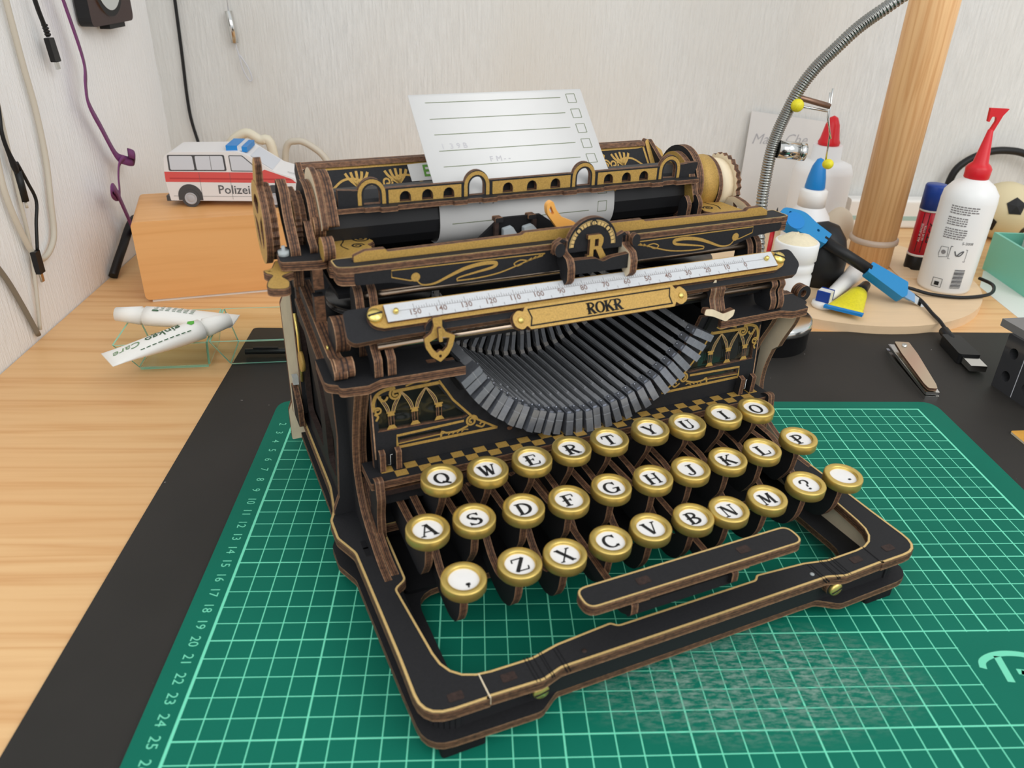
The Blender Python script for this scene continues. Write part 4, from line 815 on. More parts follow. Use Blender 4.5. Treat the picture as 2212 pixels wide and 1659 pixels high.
# ------------------------------------------------------------------ left side of the desk
WB = mat('white_plastic', srgb(236, 234, 230), .35, spec=.5); CREAM = mat('cream_cable', srgb(206, 198, 182), .45); BLK = mat('black_rubber', srgb(26, 26, 27), .45, spec=.4)
RED = mat('red_plastic', srgb(214, 28, 40), .35); BLUE = mat('blue_plastic', srgb(24, 128, 200), .4); NAVY = mat('navy_plastic', srgb(18, 62, 150), .4); YEL = mat('yellow_print', srgb(226, 214, 40), .45, var=.1, vscale=(500, 500, 500))
GREYP = mat('dark_grey_print', srgb(92, 92, 94), .6); LGREY = mat('window_grey', srgb(206, 208, 214), .4); VRED = mat('van_red', srgb(214, 84, 80), .5); VW = mat('van_white', srgb(228, 224, 222), .5); DG = mat('van_dark', srgb(70, 70, 72), .5)
bx = root('wooden_box', 'smooth orange-brown wooden box under the paper police van', 'box', (-16.4, 18.3, DZ), math.radians(16))
b = MB().plate(rnd(rect(0, 0.25, 14, 7.05), .45), 0, 8.8, xz(0), BOXWOOD, edge=(BOXWOOD,)); b.build('body', bx)
MB().box(.5, 13.5, .15, 8.6, 0, .25, WB).build('foot', bx)
vn = root('paper_van', 'white paper police van with red stripe standing on the wooden box', 'toy van', (-14.75, 23.0, 6.7), math.radians(1.5))
prof = rnd([(.2, .55, .05), (.15, 1.0), (0, 2.4), (.2, 4.3, .3), (.7, 4.62, .2), (6.3, 4.75, .2), (7.05, 4.5, .2), (9.3, 3.05, .1), (10.8, 2.6, .3), (11.3, 1.9, .2), (11.3, .55, .1)], .08, 4)
b = MB().plate(prof, 0, 4.2, xz(0), VW, edge=(VW,)); body = b.build('body', vn)
b = MB(); vf = xz(-.012)
b.flat([(0.03, 2.15), (.05, 3.02), (8.0, 3.02), (8.4, 3.28), (9.2, 3.0), (10.6, 2.5), (11.0, 2.15)], 0, vf, VRED); b.flat([(.4, 2.4), (.4, 2.52), (10.4, 2.52), (10.8, 2.4)], -.004, vf, mat('van_red_dark', srgb(184, 60, 60), .5))
b.build('red_stripe', body)
b = MB(); b.flat(rnd([(.45, 3.08), (.5, 4.42), (5.2, 4.48), (5.25, 3.12)], .15), 0, xz(-.016), DG)
b.flat(rnd([(.6, 3.18), (.64, 4.33), (2.55, 4.35), (2.6, 3.2)], .12), 0, xz(-.022), LGREY); b.flat(rnd([(2.78, 3.2), (2.76, 4.35), (5.05, 4.38), (5.1, 3.22)], .12), 0, xz(-.022), LGREY); b.line([(4.0, 3.2), (4.0, 4.36)], .04, 0, xz(-.026), GREYP)
b.flat(rnd([(5.6, 3.1), (5.55, 4.45), (6.7, 4.45), (8.15, 3.1)], .1), 0, xz(-.016), GREYP); b.flat(rnd([(5.68, 3.17), (5.63, 4.38), (6.65, 4.38), (7.6, 3.5), (7.55, 3.17)], .08), 0, xz(-.022), LGREY)
b.build('side_window', body)
ws = lambda u, v, w: (7.2+v*(2.0/2.6), u, 4.42-v*(1.32/2.6)+w)
MB().flat(rnd([(.3, .15), (3.9, .15), (4.0, 2.4), (.2, 2.4)], .1), .03, ws, LGREY).build('windscreen', body)
b = MB(); add_text(b, 'Polizei', 1.05, 5.65, 1.5, 0, xz(-.02), GREYP, bold=.012); 
for x in (2.9, 5.45, 8.2): b.line([(x, .7), (x, 3.0)], .025, 0, xz(-.017), GREYP)
b.line([(.5, .95), (10.5, .95)], .025, 0, xz(-.017), GREYP); add_text(b, 'POLIZEI', .42, 1.1, -1.1, .0, lambda u, v, w: (9.95+u*.5, 2.1+v, 2.92-u*.12), GREYP, rot=0)
b.build('lettering', body)
for x in (1.9, 9.0):
    MB().plate(circ(x, .95, 1.02, n=24, a0=0, a1=PI)+[(x-1.02, .6), (x+1.02, .6)], -.03, 0, xz(0), DG, edge=(DG,)).build('wheel_arch', body)
    for yy in (-.06, 3.9):
        w = MB().lathe([(.75, 0), (.75, .3)], 26, (x, yy+.3, .75), 'y', DG, smooth=False).build('wheel', vn)
        MB().lathe([(.52, 0), (.5, .02), (.4, .02), (.38, -.02), (.3, .02), (.12, .03), (.001, .03)], 22, (x, yy-.005, .75), 'y', mat('hub_grey', srgb(178, 178, 182), .4)).build('hub_cap', w)
MB().box(-.15, .7, .02, 4.1, .5, .95, DG).build('bumper', vn); MB().box(10.8, 11.45, .02, 4.1, .5, 1.2, DG).build('bumper', vn)
lb = MB().box(5.3, 6.25, .5, 3.4, 4.72, 5.15, BLUE); lb.box(6.25, 6.6, .5, 3.4, 4.72, 5.1, LGREY); lb.box(6.6, 7.05, .5, 3.4, 4.62, 5.05, BLUE); lb.build('light_bar', vn)

def cable(name, pts, r, m, label, cat='cable', n=6, extra=None):
    pts = catmull(pts, n); z0 = pts[0]; b = MB().tube([(p[0]-z0[0], p[1]-z0[1], p[2]-z0[2]) for p in pts], r, 8, m)
    o = b.build(name); tag(o, label, cat, None, z0); return o
WX = -21.9
cable('cable', [(WX+.5, 17.6, 26), (WX+.4, 17.9, 19.2), (WX+.4, 18.1, 15.6), (WX+.4, 17.8, 11.9), (WX+.4, 16.9, 8.6), (WX+.4, 16.1, 6.2), (WX+.4, 14.4, 5.2), (WX+.4, 12.9, 5.6), (WX+.4, 11.9, 7.9), (WX+.4, 11.3, 10.8), (WX+.4, 11.5, 13.6), (WX+.4, 12.2, 17.5), (WX+.4, 12.8, 26)], .22, CREAM, 'thick cream cable hanging in a wide loop on the left wall')
cable('cable', [(WX+.35, 13.4, 26), (WX+.35, 13.6, 19), (WX+.35, 13.3, 14), (WX+.35, 13.0, 10.4), (WX+.35, 12.7, 7), (WX+.35, 12.1, 4.2), (WX+.35, 10.9, .5)], .14, CREAM, 'thin cream cable running straight down the left wall inside the loop')
cable('cable', [(WX+.3, 5.2, 10), (WX+.3, 7.4, 7.6), (WX+.3, 8.6, 5.7), (WX+.3, 9.5, 3.5), (WX+.3, 10.6, .2)], .19, mat('grey_cable', srgb(130, 122, 108), .5), 'grey-brown cable slanting down to the desk edge at far left')
usb = root('usb_cable', 'black micro USB cable with plug dangling beside the purple ribbon', 'cable', (WX+.9, 21.6, 20.2))
b = MB().tube(catmull([(0, -1.6, 8), (0, -.75, 2.7), (0, -.25, .9), (0, 0, 0)], 6), .17, 8, BLK); b.build('cord', usb)
usf = lambda u, v, w: (w, .0+u+(-v)*.17, v)
MB().plate(rnd([(-.42, -.1), (-.46, -1.85), (.46, -1.85), (.42, -.1)], .12), -.2, .2, usf, BLK, edge=(BLK,)).build('plug', usb); MB().plate(rect(-.24, -2.4, .24, -1.85), -.08, .08, usf, CHROME, edge=(CHROME,)).build('plug_tip', usb)
for k in range(4): MB().lathe([(.2, 0), (.24, .08), (.2, .16)], 10, (0, -.1-.05*k+.1, .05+.22*k), 'z', BLK).build('strain_relief', usb)
u2 = root('usb_cable', 'black cable with two plugs hanging inside the cream loop', 'cable', (WX+.6, 12.9, 10.4))
MB().tube(catmull([(0, .3, 15), (0, .2, 7), (0, -.35, 4.3), (0, 0, 2.3), (0, .3, 1.2)], 6), lambda t: .14+.1*math.exp(-((t-.8)/.12)**2), 8, BLK).build('cord', u2)
MB().tube([(0, .3, 1.6), (0, .25, -.6)], .26, 10, BLK).build('plug', u2); MB().tube([(0, .26, -.6), (0, .24, -1.1)], .1, 8, CREAM).build('lead', u2)
MB().tube(catmull([(.1, .3, 2.2), (.1, 1.0, .6), (.1, 1.5, -.9), (.1, .7, -2.4), (.1, -.1, -4.2)], 6), .12, 8, BLK).build('cord', u2)
MB().box(-.15, .25, -.75, -.05, -5.9, -4.2, BLK).build('plug', u2); MB().box(-.05, .1, -.55, -.2, -6.6, -5.9, CHROME).build('plug_tip', u2)
PUR = mat('purple_ribbon', srgb(118, 58, 110), .6, var=.06)
rb = root('ribbon', 'purple ribbon with two loops hanging in front of the left wall', 'ribbon', (WX+1.2, 25.9, 18.1))
def band(pts, wd, name):
    P = [Vector(p) for p in catmull(pts, 6)]; b = MB(); Lf = []; Rt = []
    for i, p in enumerate(P):
        d = (P[min(i+1, len(P)-1)]-P[max(i-1, 0)]).normalized(); q = d.cross(Vector((1, .25, 0))).normalized(); n_ = d.cross(q).normalized()*.04
        Lf += [tuple(p+q*wd/2+n_), tuple(p+q*wd/2-n_)]; Rt += [tuple(p-q*wd/2+n_), tuple(p-q*wd/2-n_)]
    a = b.pts(Lf); c = b.pts(Rt)
    for i in range(len(P)-1):
        b.quad((a[2*i], a[2*i+2], c[2*i+2], c[2*i]), PUR, True); b.quad((a[2*i+1], c[2*i+1], c[2*i+3], a[2*i+3]), PUR, True); b.quad((a[2*i], a[2*i+1], a[2*i+3], a[2*i+2]), PUR); b.quad((c[2*i], c[2*i+2], c[2*i+3], c[2*i+1]), PUR)
    return b.build(name, rb)
band([(0, -2.2, 8), (0, -1.2, 4.5), (0, 0, 0), (0, -.6, -2.0), (0, -.75, -3.4), (0, .6, -5.6), (0, 2.3, -8.2), (.3, 3.2, -8.9), (.6, 4.2, -9.2), (.8, 4.3, -8.7), (.6, 3.5, -8.3)], .85, 'strand')
band([(.4, 3.0, -8.6), (.2, 2.2, -9.0), (.1, 1.7, -10.0), (.1, 1.3, -11.2), (.2, .6, -11.6)], .5, 'strand')
band([(.2, 1.0, -11.5), (.5, -.6, -11.2), (.8, -1.9, -10.5), (.9, -1.6, -10.2), (.6, -.4, -11.0), (.3, .8, -12.3), (.2, 2.0, -14.6), (.1, 2.5, -15.6)], .85, 'strand')
wt = root('pocket_watch', 'dark brown square watch hanging at the top of the left wall', 'watch', (WX+.8, 33.6, 24.2))
wf = lambda u, v, w: (w, u, v)
MB().plate(rnd(rect(-4.9, -3.9, 4.2, 6), .7), -.6, .5, wf, mat('dark_brown_leather', srgb(50, 24, 22), .4), edge=(INK,)).build('case', wt)
MB().plate(circ(-.6, -.2, 3.1, n=40), .5, .62, wf, INK, edge=(CHROME,)).build('bezel', wt); MB().plate(circ(-.6, -.1, 2.7, n=36), .62, .66, wf, mat('watch_dial', srgb(200, 204, 202), .4), edge=(CHROME,)).build('dial', wt)
MB().box(-.5, .4, -1.2, 2.2, -4.3, -3.9, INK).build('clasp', wt)
cable('cable', [(-18.6, 44.55, 27), (-18.9, 44.55, 17.5), (-19.1, 44.5, 11.1), (-18.6, 44.3, 7.6), (-18.2, 44.0, 5.5)], .17, BLK, 'black cable hanging down the back wall to behind the paper van')
pd = root('pendant', 'small chrome cylinder on a cord with a loop hanging on the back wall', 'pendant', (-13.5, 44.3, 20.9))
MB().tube([(0, 0, 7), (.02, 0, 0)], .05, 6, LGREY).build('cord', pd); MB().tube([(0, 0, 0), (.25, 0, -3.0)], .36, 16, CHROME).build('cylinder', pd)
lp_ = catmull([(.28, 0, -3.0), (.5, 0, -4.2), (.75, 0, -5.6), (1.3, 0, -6.7), (1.55, 0, -6.3), (1.2, 0, -5.2), (.6, 0, -4.2)], 6); MB().tube(lp_, .07, 6, LGREY).build('loop', pd)
cable('cable', [(-14.5, 40, .2), (-14.3, 40.2, 7.5), (-12.4, 40.2, 9.6), (-10.9, 40.2, 9.0), (-9.7, 40.2, 8.2), (-9.3, 40.2, .2)], .5, mat('cream_plastic', srgb(226, 218, 196), .45), 'cream adapter lead arching up behind the roof of the paper van')
cable('cable', [(-9.0, 41.5, .3), (-8.6, 41.4, 7.5), (-7.2, 41.3, 8.7), (-5.6, 41.2, 8.1), (-4.3, 41.1, 6.8), (-3.4, 41, 4), (-3.1, 41, .3)], .36, CREAM, 'cream cable arching behind the bonnet of the paper van')
cable('cable', [(-6.5, 39.5, .1), (-5.8, 39.5, 5.2), (-4.6, 39.5, 6.4), (-3.6, 39.5, 5.6), (-3.2, 39.5, .1)], .3, BLK, 'short black cable bend below the cream arch behind the paper van')
cable('cable', [(-21.3, 23.8, DZ+.3), (-21.2, 26.5, 1.6), (-21.0, 30, 3.4), (-19.6, 31.2, 2.6), (-19.0, 32.5, DZ+.3)], .42, BLK, 'black cable bundle at the foot of the left wall beside the wooden box')
# organiser of greenish acrylic with two cells, tubes of cream in it
ACR = mat('greenish_acrylic', srgb(246, 253, 250), .03, trans=1.0, ior=1.08, spec=.5); ACE = mat('acrylic_edge', srgb(150, 214, 190), .2, trans=.3, ior=1.1)
og = root('acrylic_tray', 'clear greenish acrylic tray with two tapered cells on the desk', 'tray', (-12.4, 6.0, DZ), math.radians(6))
def cell(x0, x1, in_=1.0):
    lo_, hi = (x0, 0, x1, 3.6), (x0-in_, -1.2, x1+in_*.4, 4.6)
    P = lambda k, z: [(k[0], k[1], z), (k[2], k[1], z), (k[2], k[3], z), (k[0], k[3], z)]
    A_, B_ = P(lo_, .25), P(hi, 2.6)
    for i in range(4):
        j = (i+1) % 4; c = Vector(((A_[i][0]+A_[j][0]+B_[i][0]+B_[j][0])/4-(x0+x1)/2, (A_[i][1]+A_[j][1])/2-1.8, 0)).normalized()*.12
        b = MB(); q = b.pts([A_[i], A_[j], B_[j], B_[i]]+[tuple(Vector(p)+c) for p in (A_[i], A_[j], B_[j], B_[i])])
        for k in ((0, 1, 2, 3), (7, 6, 5, 4)): b.quad([q[a] for a in k], ACR)
        for k in ((0, 4, 5, 1), (1, 5, 6, 2), (2, 6, 7, 3), (3, 7, 4, 0)): b.quad([q[a] for a in k], ACE)
        b.build('side', og)
    MB().box(x0, x1, 0, 3.6, .02, .22, ACR, mf=ACE).build('floor_panel', og)
cell(0, 4.7); cell(6.3, 12.0, .9)
CRM = mat('white_tube', srgb(240, 238, 232), .4); GT = mat('green_text', srgb(60, 96, 66), .6); LGT = mat('leaf_green', srgb(88, 176, 62), .6)
def cream_tube(loc, rz, tilt, label, front):
    r_ = root('cream_tube', label, 'tube', loc, rz); r_.rotation_euler = (0, tilt, rz)
    rows = []; b = MB()
    for k in range(9):
        t = k/8; w = 1.0+.22*(1-t); h = .06+.62*math.sin(min(1, t*1.15)*PI/2)
        rows.append(b.pts([(t*6.4-1.0, w*math.cos(a)*(1.0-.14*t), h*math.sin(a)) for a in [2*PI*i/20 for i in range(20)]]))
    for j in range(8):
        for i in range(20): b.quad((rows[j][i], rows[j][(i+1) % 20], rows[j+1][(i+1) % 20], rows[j+1][i]), CRM, True)
    b.quad(rows[0], CRM); b.quad(rows[-1], CRM); b.build('body', r_)
    c = MB().lathe([(.6, 5.4), (.56, 5.65), (.68, 5.7), (.5, 7.5), (.46, 7.5)], 28, (0, 0, 0), 'x', CRM); c.build('cap', r_)
    top = lambda u, v, w: (u, v, .06+.62*math.sin(min(1, max(.02, (u+1)/6.4*1.15))*PI/2)*math.sqrt(max(.02, 1-(v/1.05)**2))+.03)
    t = MB()
    if front:
        add_text(t, 'ginkgo', .95, 2.85, .05, 0, top, GT, rot=PI, bold=.01); add_text(t, 'Care', .95, .45, .05, 0, top, mat('pale_green_text', srgb(120, 152, 112), .6), shear=.35, rot=PI)
        t.flat([(4.55, .05), (4.75, .42), (5.1, .12), (4.95, -.25), (4.7, -.3)], 0, top, LGT)
        for k in range(9): t.line([(1.0+.4*k, -.78), (1.28+.4*k, -.78)], .06, 0, top, GT)
    else:
        t.flat([(4.3, .45), (4.3, .3), (4.75, .3), (4.75, .45)], 0, top, GT)
        for r in range(4):
            for k in range(7): t.line([(1.9+.42*k, .28-.2*r), (1.9+.42*k+.18+.16*random.random(), .28-.2*r)], .07, 0, top, mat('small_print', srgb(120, 140, 124), .6) if not bpy.data.materials.get('small_print') else bpy.data.materials['small_print'])
    t.build('print', r_, 'green lettering'); return r_
cream_tube((-11.8, 2.6, 2.55), math.radians(39), math.radians(-4), 'white cream tube with a green leaf logo lying across the tray', True)
t2 = cream_tube((-6.9, 8.3, 2.55), math.radians(179), math.radians(-3), 'white cream tube with small green text at the back of the tray', False)
pn_ = root('pen', 'black pen with clip lying in the right cell of the acrylic tray', 'pen', (-5.4, 7.9, .25), math.radians(1))
MB().tube([(0, 0, 0), (6, .2, 0)], .22, 10, BLK).build('barrel', pn_); MB().box(.6, 2.4, -.05, .12, .22, .34, BLK).build('clip', pn_)

# ------------------------------------------------------------------ right side of the desk
ld = root('round_board', 'round pale plywood board holding bottles and tools behind the typewriter', 'board', (46.3, 26.0, DZ))
MB().plate(circ(0, 0, 13.36, n=72), 0, .85, ident, DISCWOOD, edge=(DISCWOOD,)).build('base_disc', ld)
pw = root('wooden_post', 'tall round pine post with a clear collar standing on the round board', 'post', (50.96, 27.91, 0.50)); MB().lathe([(2.05, 0), (2.05, 46)], 36, (0, 0, 0), 'z', POLEWOOD).build('shaft', pw)
MB().lathe([(2.06, 0), (2.28, .12), (2.28, .5), (2.06, .62)], 36, (0, 0, 2.3), 'z', mat('clear_collar', srgb(226, 206, 186), .3, trans=.4)).build('collar', pw)
GLU = mat('white_bottle', srgb(238, 238, 236), .32, spec=.5); FROST = mat('frosted_bottle', srgb(236, 236, 236), .4)
def lathe_obj(name, parent, prof, m, c=(0, 0), n=36, label=None, smooth=True): return MB().lathe(prof, n, (c[0], c[1], 0), 'z', m, smooth=smooth).build(name, parent, label)
gb = root('glue_bottle', 'white glue bottle with red hooked nozzle on the round base', 'bottle', (55.45, 21.89, 0.50))
lathe_obj('body', gb, [(2.15, 0), (2.25, .25), (2.28, 8.2), (2.2, 8.9), (1.7, 9.6), (1.0, 10.1), (.95, 10.2)], GLU)
lathe_obj('cap', gb, [(.95, 10.1), (1.02, 10.2), (1.05, 11.0), (.9, 11.25), (.62, 11.5), (.22, 14.2), (.12, 14.3)], RED)
hk = rnd([(-.15, 14.1), (.2, 14.1), (.62, 15.4), (1.0, 15.95), (-.65, 16.0), (-.55, 14.9, .1), (-.42, 14.85, .1), (-.3, 15.3), (.1, 15.3, .3), (.15, 14.9)], .06)
MB().plate(hk, -.14, .14, xz(0), RED, edge=(RED,)).build('hook', gb)
lab = MB()
def onb(r): return lambda u, v, w: (r*math.sin(u/r-.52), -r*math.cos(u/r-.52), v)
lf2 = onb(2.3)
for r in range(22):
    if r in (4, 9, 15): continue
    x = -1.35
    if r < 16:
        while x < .25+.5*(r < 3):
            w = .1+.22*random.random(); lab.line([(x+w*k/3, 8.0-r*.2) for k in range(4)], .1, 0, lf2, GREYINK); x += w+.06
for p in ([(-1.3, 3.6), (-1.2, 4.3), (-.6, 4.35), (-.5, 3.5), (-1.2, 3.3)], [(-.4, 4.5), (1.0, 4.3), (1.0, 3.2), (-.4, 3.35)]):
    lab.line(p+[p[0]], .05, 0, lf2, GREYP)
lab.line(catmull([(0, 4.1), (.2, 3.7), (.45, 4.0), (.7, 4.15), (.5, 3.75), (.2, 3.7)], 4), .1, 0, lf2, GREYP); lab.flat(circ(-.9, 3.85, .2, n=12), 0, lf2, GREYINK)
add_text(lab, '5-3008', .34, .85, 4.85, 0, lf2, GREYP)
for k in range(14): lab.line([(.45+.3*j, .7+.13*k) for j in range(4)], .05+.03*(k % 3), 0, lf2, GREYP)
lab.line([(-1.1, .6), (-.3, .6), (-.3, 1.4), (-1.1, 1.4), (-1.1, .6)], .06, 0, lf2, GREYP); lab.flat(rect(-.9, .75, -.5, 1.1), 0, lf2, INK)
lab.build('label_print', gb)
gs = root('glue_stick', 'red and black glue stick with blue cap beside the white glue bottle', 'glue stick', (55.35, 27.09, 0.50))
lathe_obj('base', gs, [(.95, 0), (.98, .1), (.98, 1.3), (.9, 1.4)], BLK); lathe_obj('body', gs, [(.96, 1.4), (.96, 5.9)], mat('red_label', srgb(196, 24, 44), .35)); lathe_obj('cap', gs, [(1.0, 5.9), (1.0, 8.1), (.92, 8.25), (.001, 8.25)], NAVY)
lathe_obj('white_band', gs, [(1.0, 1.35), (1.0, 1.55)], WB); lathe_obj('white_band', gs, [(1.0, 5.75), (1.0, 5.95)], WB)
b = MB(); f3 = lambda u, v, w: (.975*math.sin(u/.975-.5), -.975*math.cos(u/.975-.5), v)
b.flat(rect(-.45, 1.8, .1, 5.7), 0, f3, INK); 
f4 = lambda u, v, w: (.985*math.sin(u/.985-.5), -.985*math.cos(u/.985-.5), v)
add_text(b, 'ALL PURPOSE', .3, -.32, 3.75, 0, f4, WB, rot=PI/2); add_text(b, 'GLUE STICK', .28, -.02, 3.75, 0, f4, WB, rot=PI/2); add_text(b, 'STICK', .75, .6, 3.8, 0, f4, INK, rot=PI/2, bold=.02)
b.build('label_print', gs)
bb = root('glue_bottle', 'tall translucent white bottle with a red cone cap by the back wall', 'bottle', (48.11, 36.17, 0.50))
lathe_obj('body', bb, [(2.9, 0), (3.0, .3), (3.0, 7.2), (2.7, 8.0), (1.9, 8.3), (1.5, 8.4), (1.45, 9.9)], FROST); lathe_obj('cap', bb, [(1.05, 9.9), (1.1, 10.2), (.95, 10.5), (.7, 11.9), (.4, 12.6), (.001, 12.8)], RED)
b2 = root('glue_bottle', 'small white bottle with a blue cone cap before the red-capped bottle', 'bottle', (44.44, 29.03, 0.50))
lathe_obj('body', b2, [(2.2, 0), (2.3, .3), (2.3, 3.3), (1.9, 4.6), (1.3, 5.5), (1.25, 5.6)], FROST); lathe_obj('collar', b2, [(1.3, 5.5), (1.3, 7.0), (1.0, 7.2)], WB); lathe_obj('cap', b2, [(.9, 7.15), (.95, 7.35), (.85, 8.2), (.62, 9.3), (.3, 9.95), (.001, 10.1)], BLUE)
kc = root('note_card', 'white handwritten note card leaning on the back wall behind the bottles', 'card', (47.6, 43.3, DZ)); kf = lambda u, v, w: (u, w+v*.1, v)
MB().plate([(-5.6, .02), (-5.2, 12.6), (5.3, 11.4), (5.1, .02)], 0, .06, kf, PAPER, edge=(PAPER,)).build('sheet', kc)
b = MB(); PENC = mat('pencil_line', srgb(168, 168, 172), .7); add_text(b, 'Mary Che', 1.6, -1.6, 9.6, -.02, kf, PENC, shear=.3, bold=-.01); b.build('handwriting', kc)
rp = root('red_pencil', 'slim dark red pencil standing between gooseneck and bottles', 'pencil', (38.12, 21.69, 0.50)); MB().tube([(0, 0, 0), (.5, 1.0, 6.0)], .22, 8, RED).build('body', rp); MB().tube([(.5, 1.0, 6.0), (.58, 1.14, 7.0)], lambda t: .2*(1-t)+.02, 8, INK).build('tip', rp)
gn = root('gooseneck_holder', 'chrome gooseneck arm with clips rising from a round steel tin', 'gooseneck', (34.9, 11.6, DZ))
lathe_obj('tin_base', gn, [(3.45, 0), (3.5, .1), (3.5, 1.75), (3.55, 1.8)], mat('dark_steel', srgb(70, 70, 72), .3, metal=.9)); lathe_obj('tin_lid', gn, [(3.6, 1.75), (3.62, 1.9), (3.55, 2.35), (3.4, 2.45), (.001, 2.45)], CHROME)
gp = catmull([(0, 1.5, 2.4), (-.3, 3.4, 6), (-.4, 4.6, 9.6), (-.4, 4.8, 11.9), (-.35, 4.8, 13.9), (-.1, 4.8, 15.5), (.35, 4.8, 17.0), (.95, 4.8, 18.6), (1.85, 4.8, 20.1), (3.0, 4.8, 21.4), (4.4, 4.8, 22.9), (5.9, 4.8, 24.1), (8.5, 4.8, 25.9), (13, 4.8, 27.8)], 60)
gp = [(q[0]+.4*min(1, q[2]/9), q[1]+.6*min(1, q[2]/9), q[2]) for q in gp]
MB().tube(gp, lambda t: .46+.035*math.sin(t*2*PI*130), 12, mat('gooseneck_steel', srgb(150, 150, 146), .22, metal=1.0)).build('neck', gn)
cl_ = root('clip_arm', 'brown metal clip with yellow ball tips fixed to the gooseneck', 'clip', (35.5, 17.0, 17.5-DZ+DZ))
MB().tube([(0.1, 0, -.1), (.9, -.1, .15), (3.3, -.2, -.4)], .22, 10, mat('bronze_metal', srgb(140, 110, 92), .35, metal=.8)).build('jaw', cl_); MB().tube([(.6, -.1, -.4), (3.2, -.2, -.75)], .1, 8, CHROME).build('jaw', cl_)
MB().tube([(3.25, -.2, .9), (3.4, -.2, -1.2), (3.8, -.2, -2.6), (3.9, -.2, -4.5)], .07, 8, CHROME).build('wire', cl_); MB().tube([(3.1, -.2, .6), (3.3, -.2, -1.2), (3.9, -.3, -2.8)], .06, 8, CHROME).build('wire', cl_)
MB().sphere((.65, -.45, -.35), .5, YEL, 18).build('ball_tip', cl_); MB().sphere((4.1, -.3, -4.75), .44, YEL, 18, .4).build('ball_tip', cl_)
kn = root('clamp_knob', 'polished metal cylinder knob sticking out of the gooseneck', 'knob', (35.4, 16.9, 13.8)); MB().tube([(0, 0, 0), (1.6, -.1, -.12)], .68, 20, CHROME).build('barrel', kn); MB().tube([(1.6, -.1, -.12), (1.7, -.1, -.13)], .55, 20, CHROME).build('neck', kn); MB().tube([(1.7, -.1, -.13), (2.15, -.12, -.16)], .7, 20, CHROME).build('cap', kn)
cb = root('powder_bottle', 'white bottle heaped with cream coloured powder behind the typewriter', 'bottle', (39.34, 18.73, 0.50))
lathe_obj('body', cb, [(1.65, 0), (1.75, .3), (1.75, 2.3), (1.62, 2.55), (1.75, 2.8), (1.75, 3.4), (1.62, 3.6), (1.85, 3.8), (1.85, 5.2), (1.75, 5.3)], GLU)
b = MB(); rows = []
for j in range(5):
    r = 1.8*(1-j/5); rows.append(b.pts([(r*math.cos(2*PI*k/18), r*math.sin(2*PI*k/18), 5.22+.75*(1-(r/1.8)**2)*(.75+.35*random.random())) for k in range(18)]))
for j in range(4):
    for k in range(18): b.quad((rows[j][k], rows[j][(k+1) % 18], rows[j+1][(k+1) % 18], rows[j+1][k]), CRM, True)
b.quad(rows[-1], CRM); o = b.build('powder', cb); o.data.materials[0] = mat('cream_powder', srgb(232, 220, 190), .9, var=.05, vscale=(400, 400, 400))
dm = root('speaker_dome', 'black rounded object standing behind the powder bottle', 'ornament', (43.62, 22.91, 0.50)); MB().lathe([(1.9, 0), (2.3, 1.2), (2.35, 2.6), (1.9, 4.3), (1.1, 5.4), (.001, 5.8)], 28, (0, 0, 0), 'z', BLK).build('body', dm)
kn2 = root('craft_knife', 'blue and black craft knife leaning across the lamp base', 'knife', (50.35, 17.40, 1.00))
kd = Vector((-11.2, 4.6, 6.0)); kl = kd.length; ku = kd.normalized(); kv = ku.cross(Vector((0, -.6, .8))).normalized(); kw = kv.cross(ku)
kf2 = lambda u, v, w: tuple(ku*u+kv*v+kw*w)
BL2 = mat('matt_blue_plastic', srgb(28, 132, 190), .5)
MB().plate(rnd([(.9, -.45), (1.2, -.95), (4.9, -.62), (4.9, .62), (1.3, .85)], .15), -.45, .45, kf2, BL2, edge=(BL2,)).build('grip', kn2)
MB().tube([kf2(4.7, 0, 0), kf2(9.6, 0, 0)], .52, 14, BLK).build('barrel', kn2)
MB().plate(rnd([(9.3, -.65, .1), (9.2, .65, .1), (10.8, .8), (12.2, 1.2, .6), (14.2, .3, .7), (13.9, -1.2, .7), (12.2, -1.1, .5)], .3), -.5, .5, kf2, BL2, edge=(BL2,), holes=[circ(10.4, .2, .14, n=10), circ(13.3, .2, .14, n=10)]).build('head', kn2)
MB().plate(circ(12.6, -.35, .85, n=24), .5, .62, kf2, BLUE, edge=(BLUE,)).build('disc', kn2)
MB().plate([(-.1, -.35), (1.2, -.5), (1.3, .5), (.2, .42)], -.1, .1, kf2, mat('pale_blue_metal', srgb(130, 168, 204), .3, metal=.5), edge=None).build('collar', kn2); MB().plate([(-1.3, .3), (-.9, -.35), (.3, -.4), (.3, .4)], -.04, .04, kf2, CHROME, edge=(CHROME,)).build('blade', kn2)
tb2 = root('toothbrush_head', 'white electric toothbrush head with blue bristles on the lamp base', 'brush head', (42.19, 17.10, 1.00), math.radians(48))
MB().tube([(0, 0, 0), (2.0, 0, .1), (5.6, 0, .35), (7.8, 0, .55)], lambda t: .42+.45*t, 14, WB).build('handle', tb2); MB().lathe([(.85, 0), (.95, .2), (.9, .5), (.5, .6)], 20, (-.5, 0, -.5), 'z', WB).build('head', tb2)
for k in range(5): MB().box(-1.0+.26*k, -.8+.26*k, -.55, .55, .1, 1.0, NAVY if k in (0, 4) else WB).build('bristle_tuft', tb2)
yt = root('yellow_tube', 'small yellow glue tube with blue fold lying on the lamp base', 'tube', (42.81, 14.75, 1.05), math.radians(52))
b = MB(); rows = []
for k in range(7):
    t = k/6; rows.append(b.pts([(t*4.6, (1.55-.75*t)*math.cos(a), (.1+.6*t)*math.sin(a)) for a in [2*PI*i/18 for i in range(18)]]))
for j in range(6):
    for i in range(18): b.quad((rows[j][i], rows[j][(i+1) % 18], rows[j+1][(i+1) % 18], rows[j+1][i]), YEL, True)
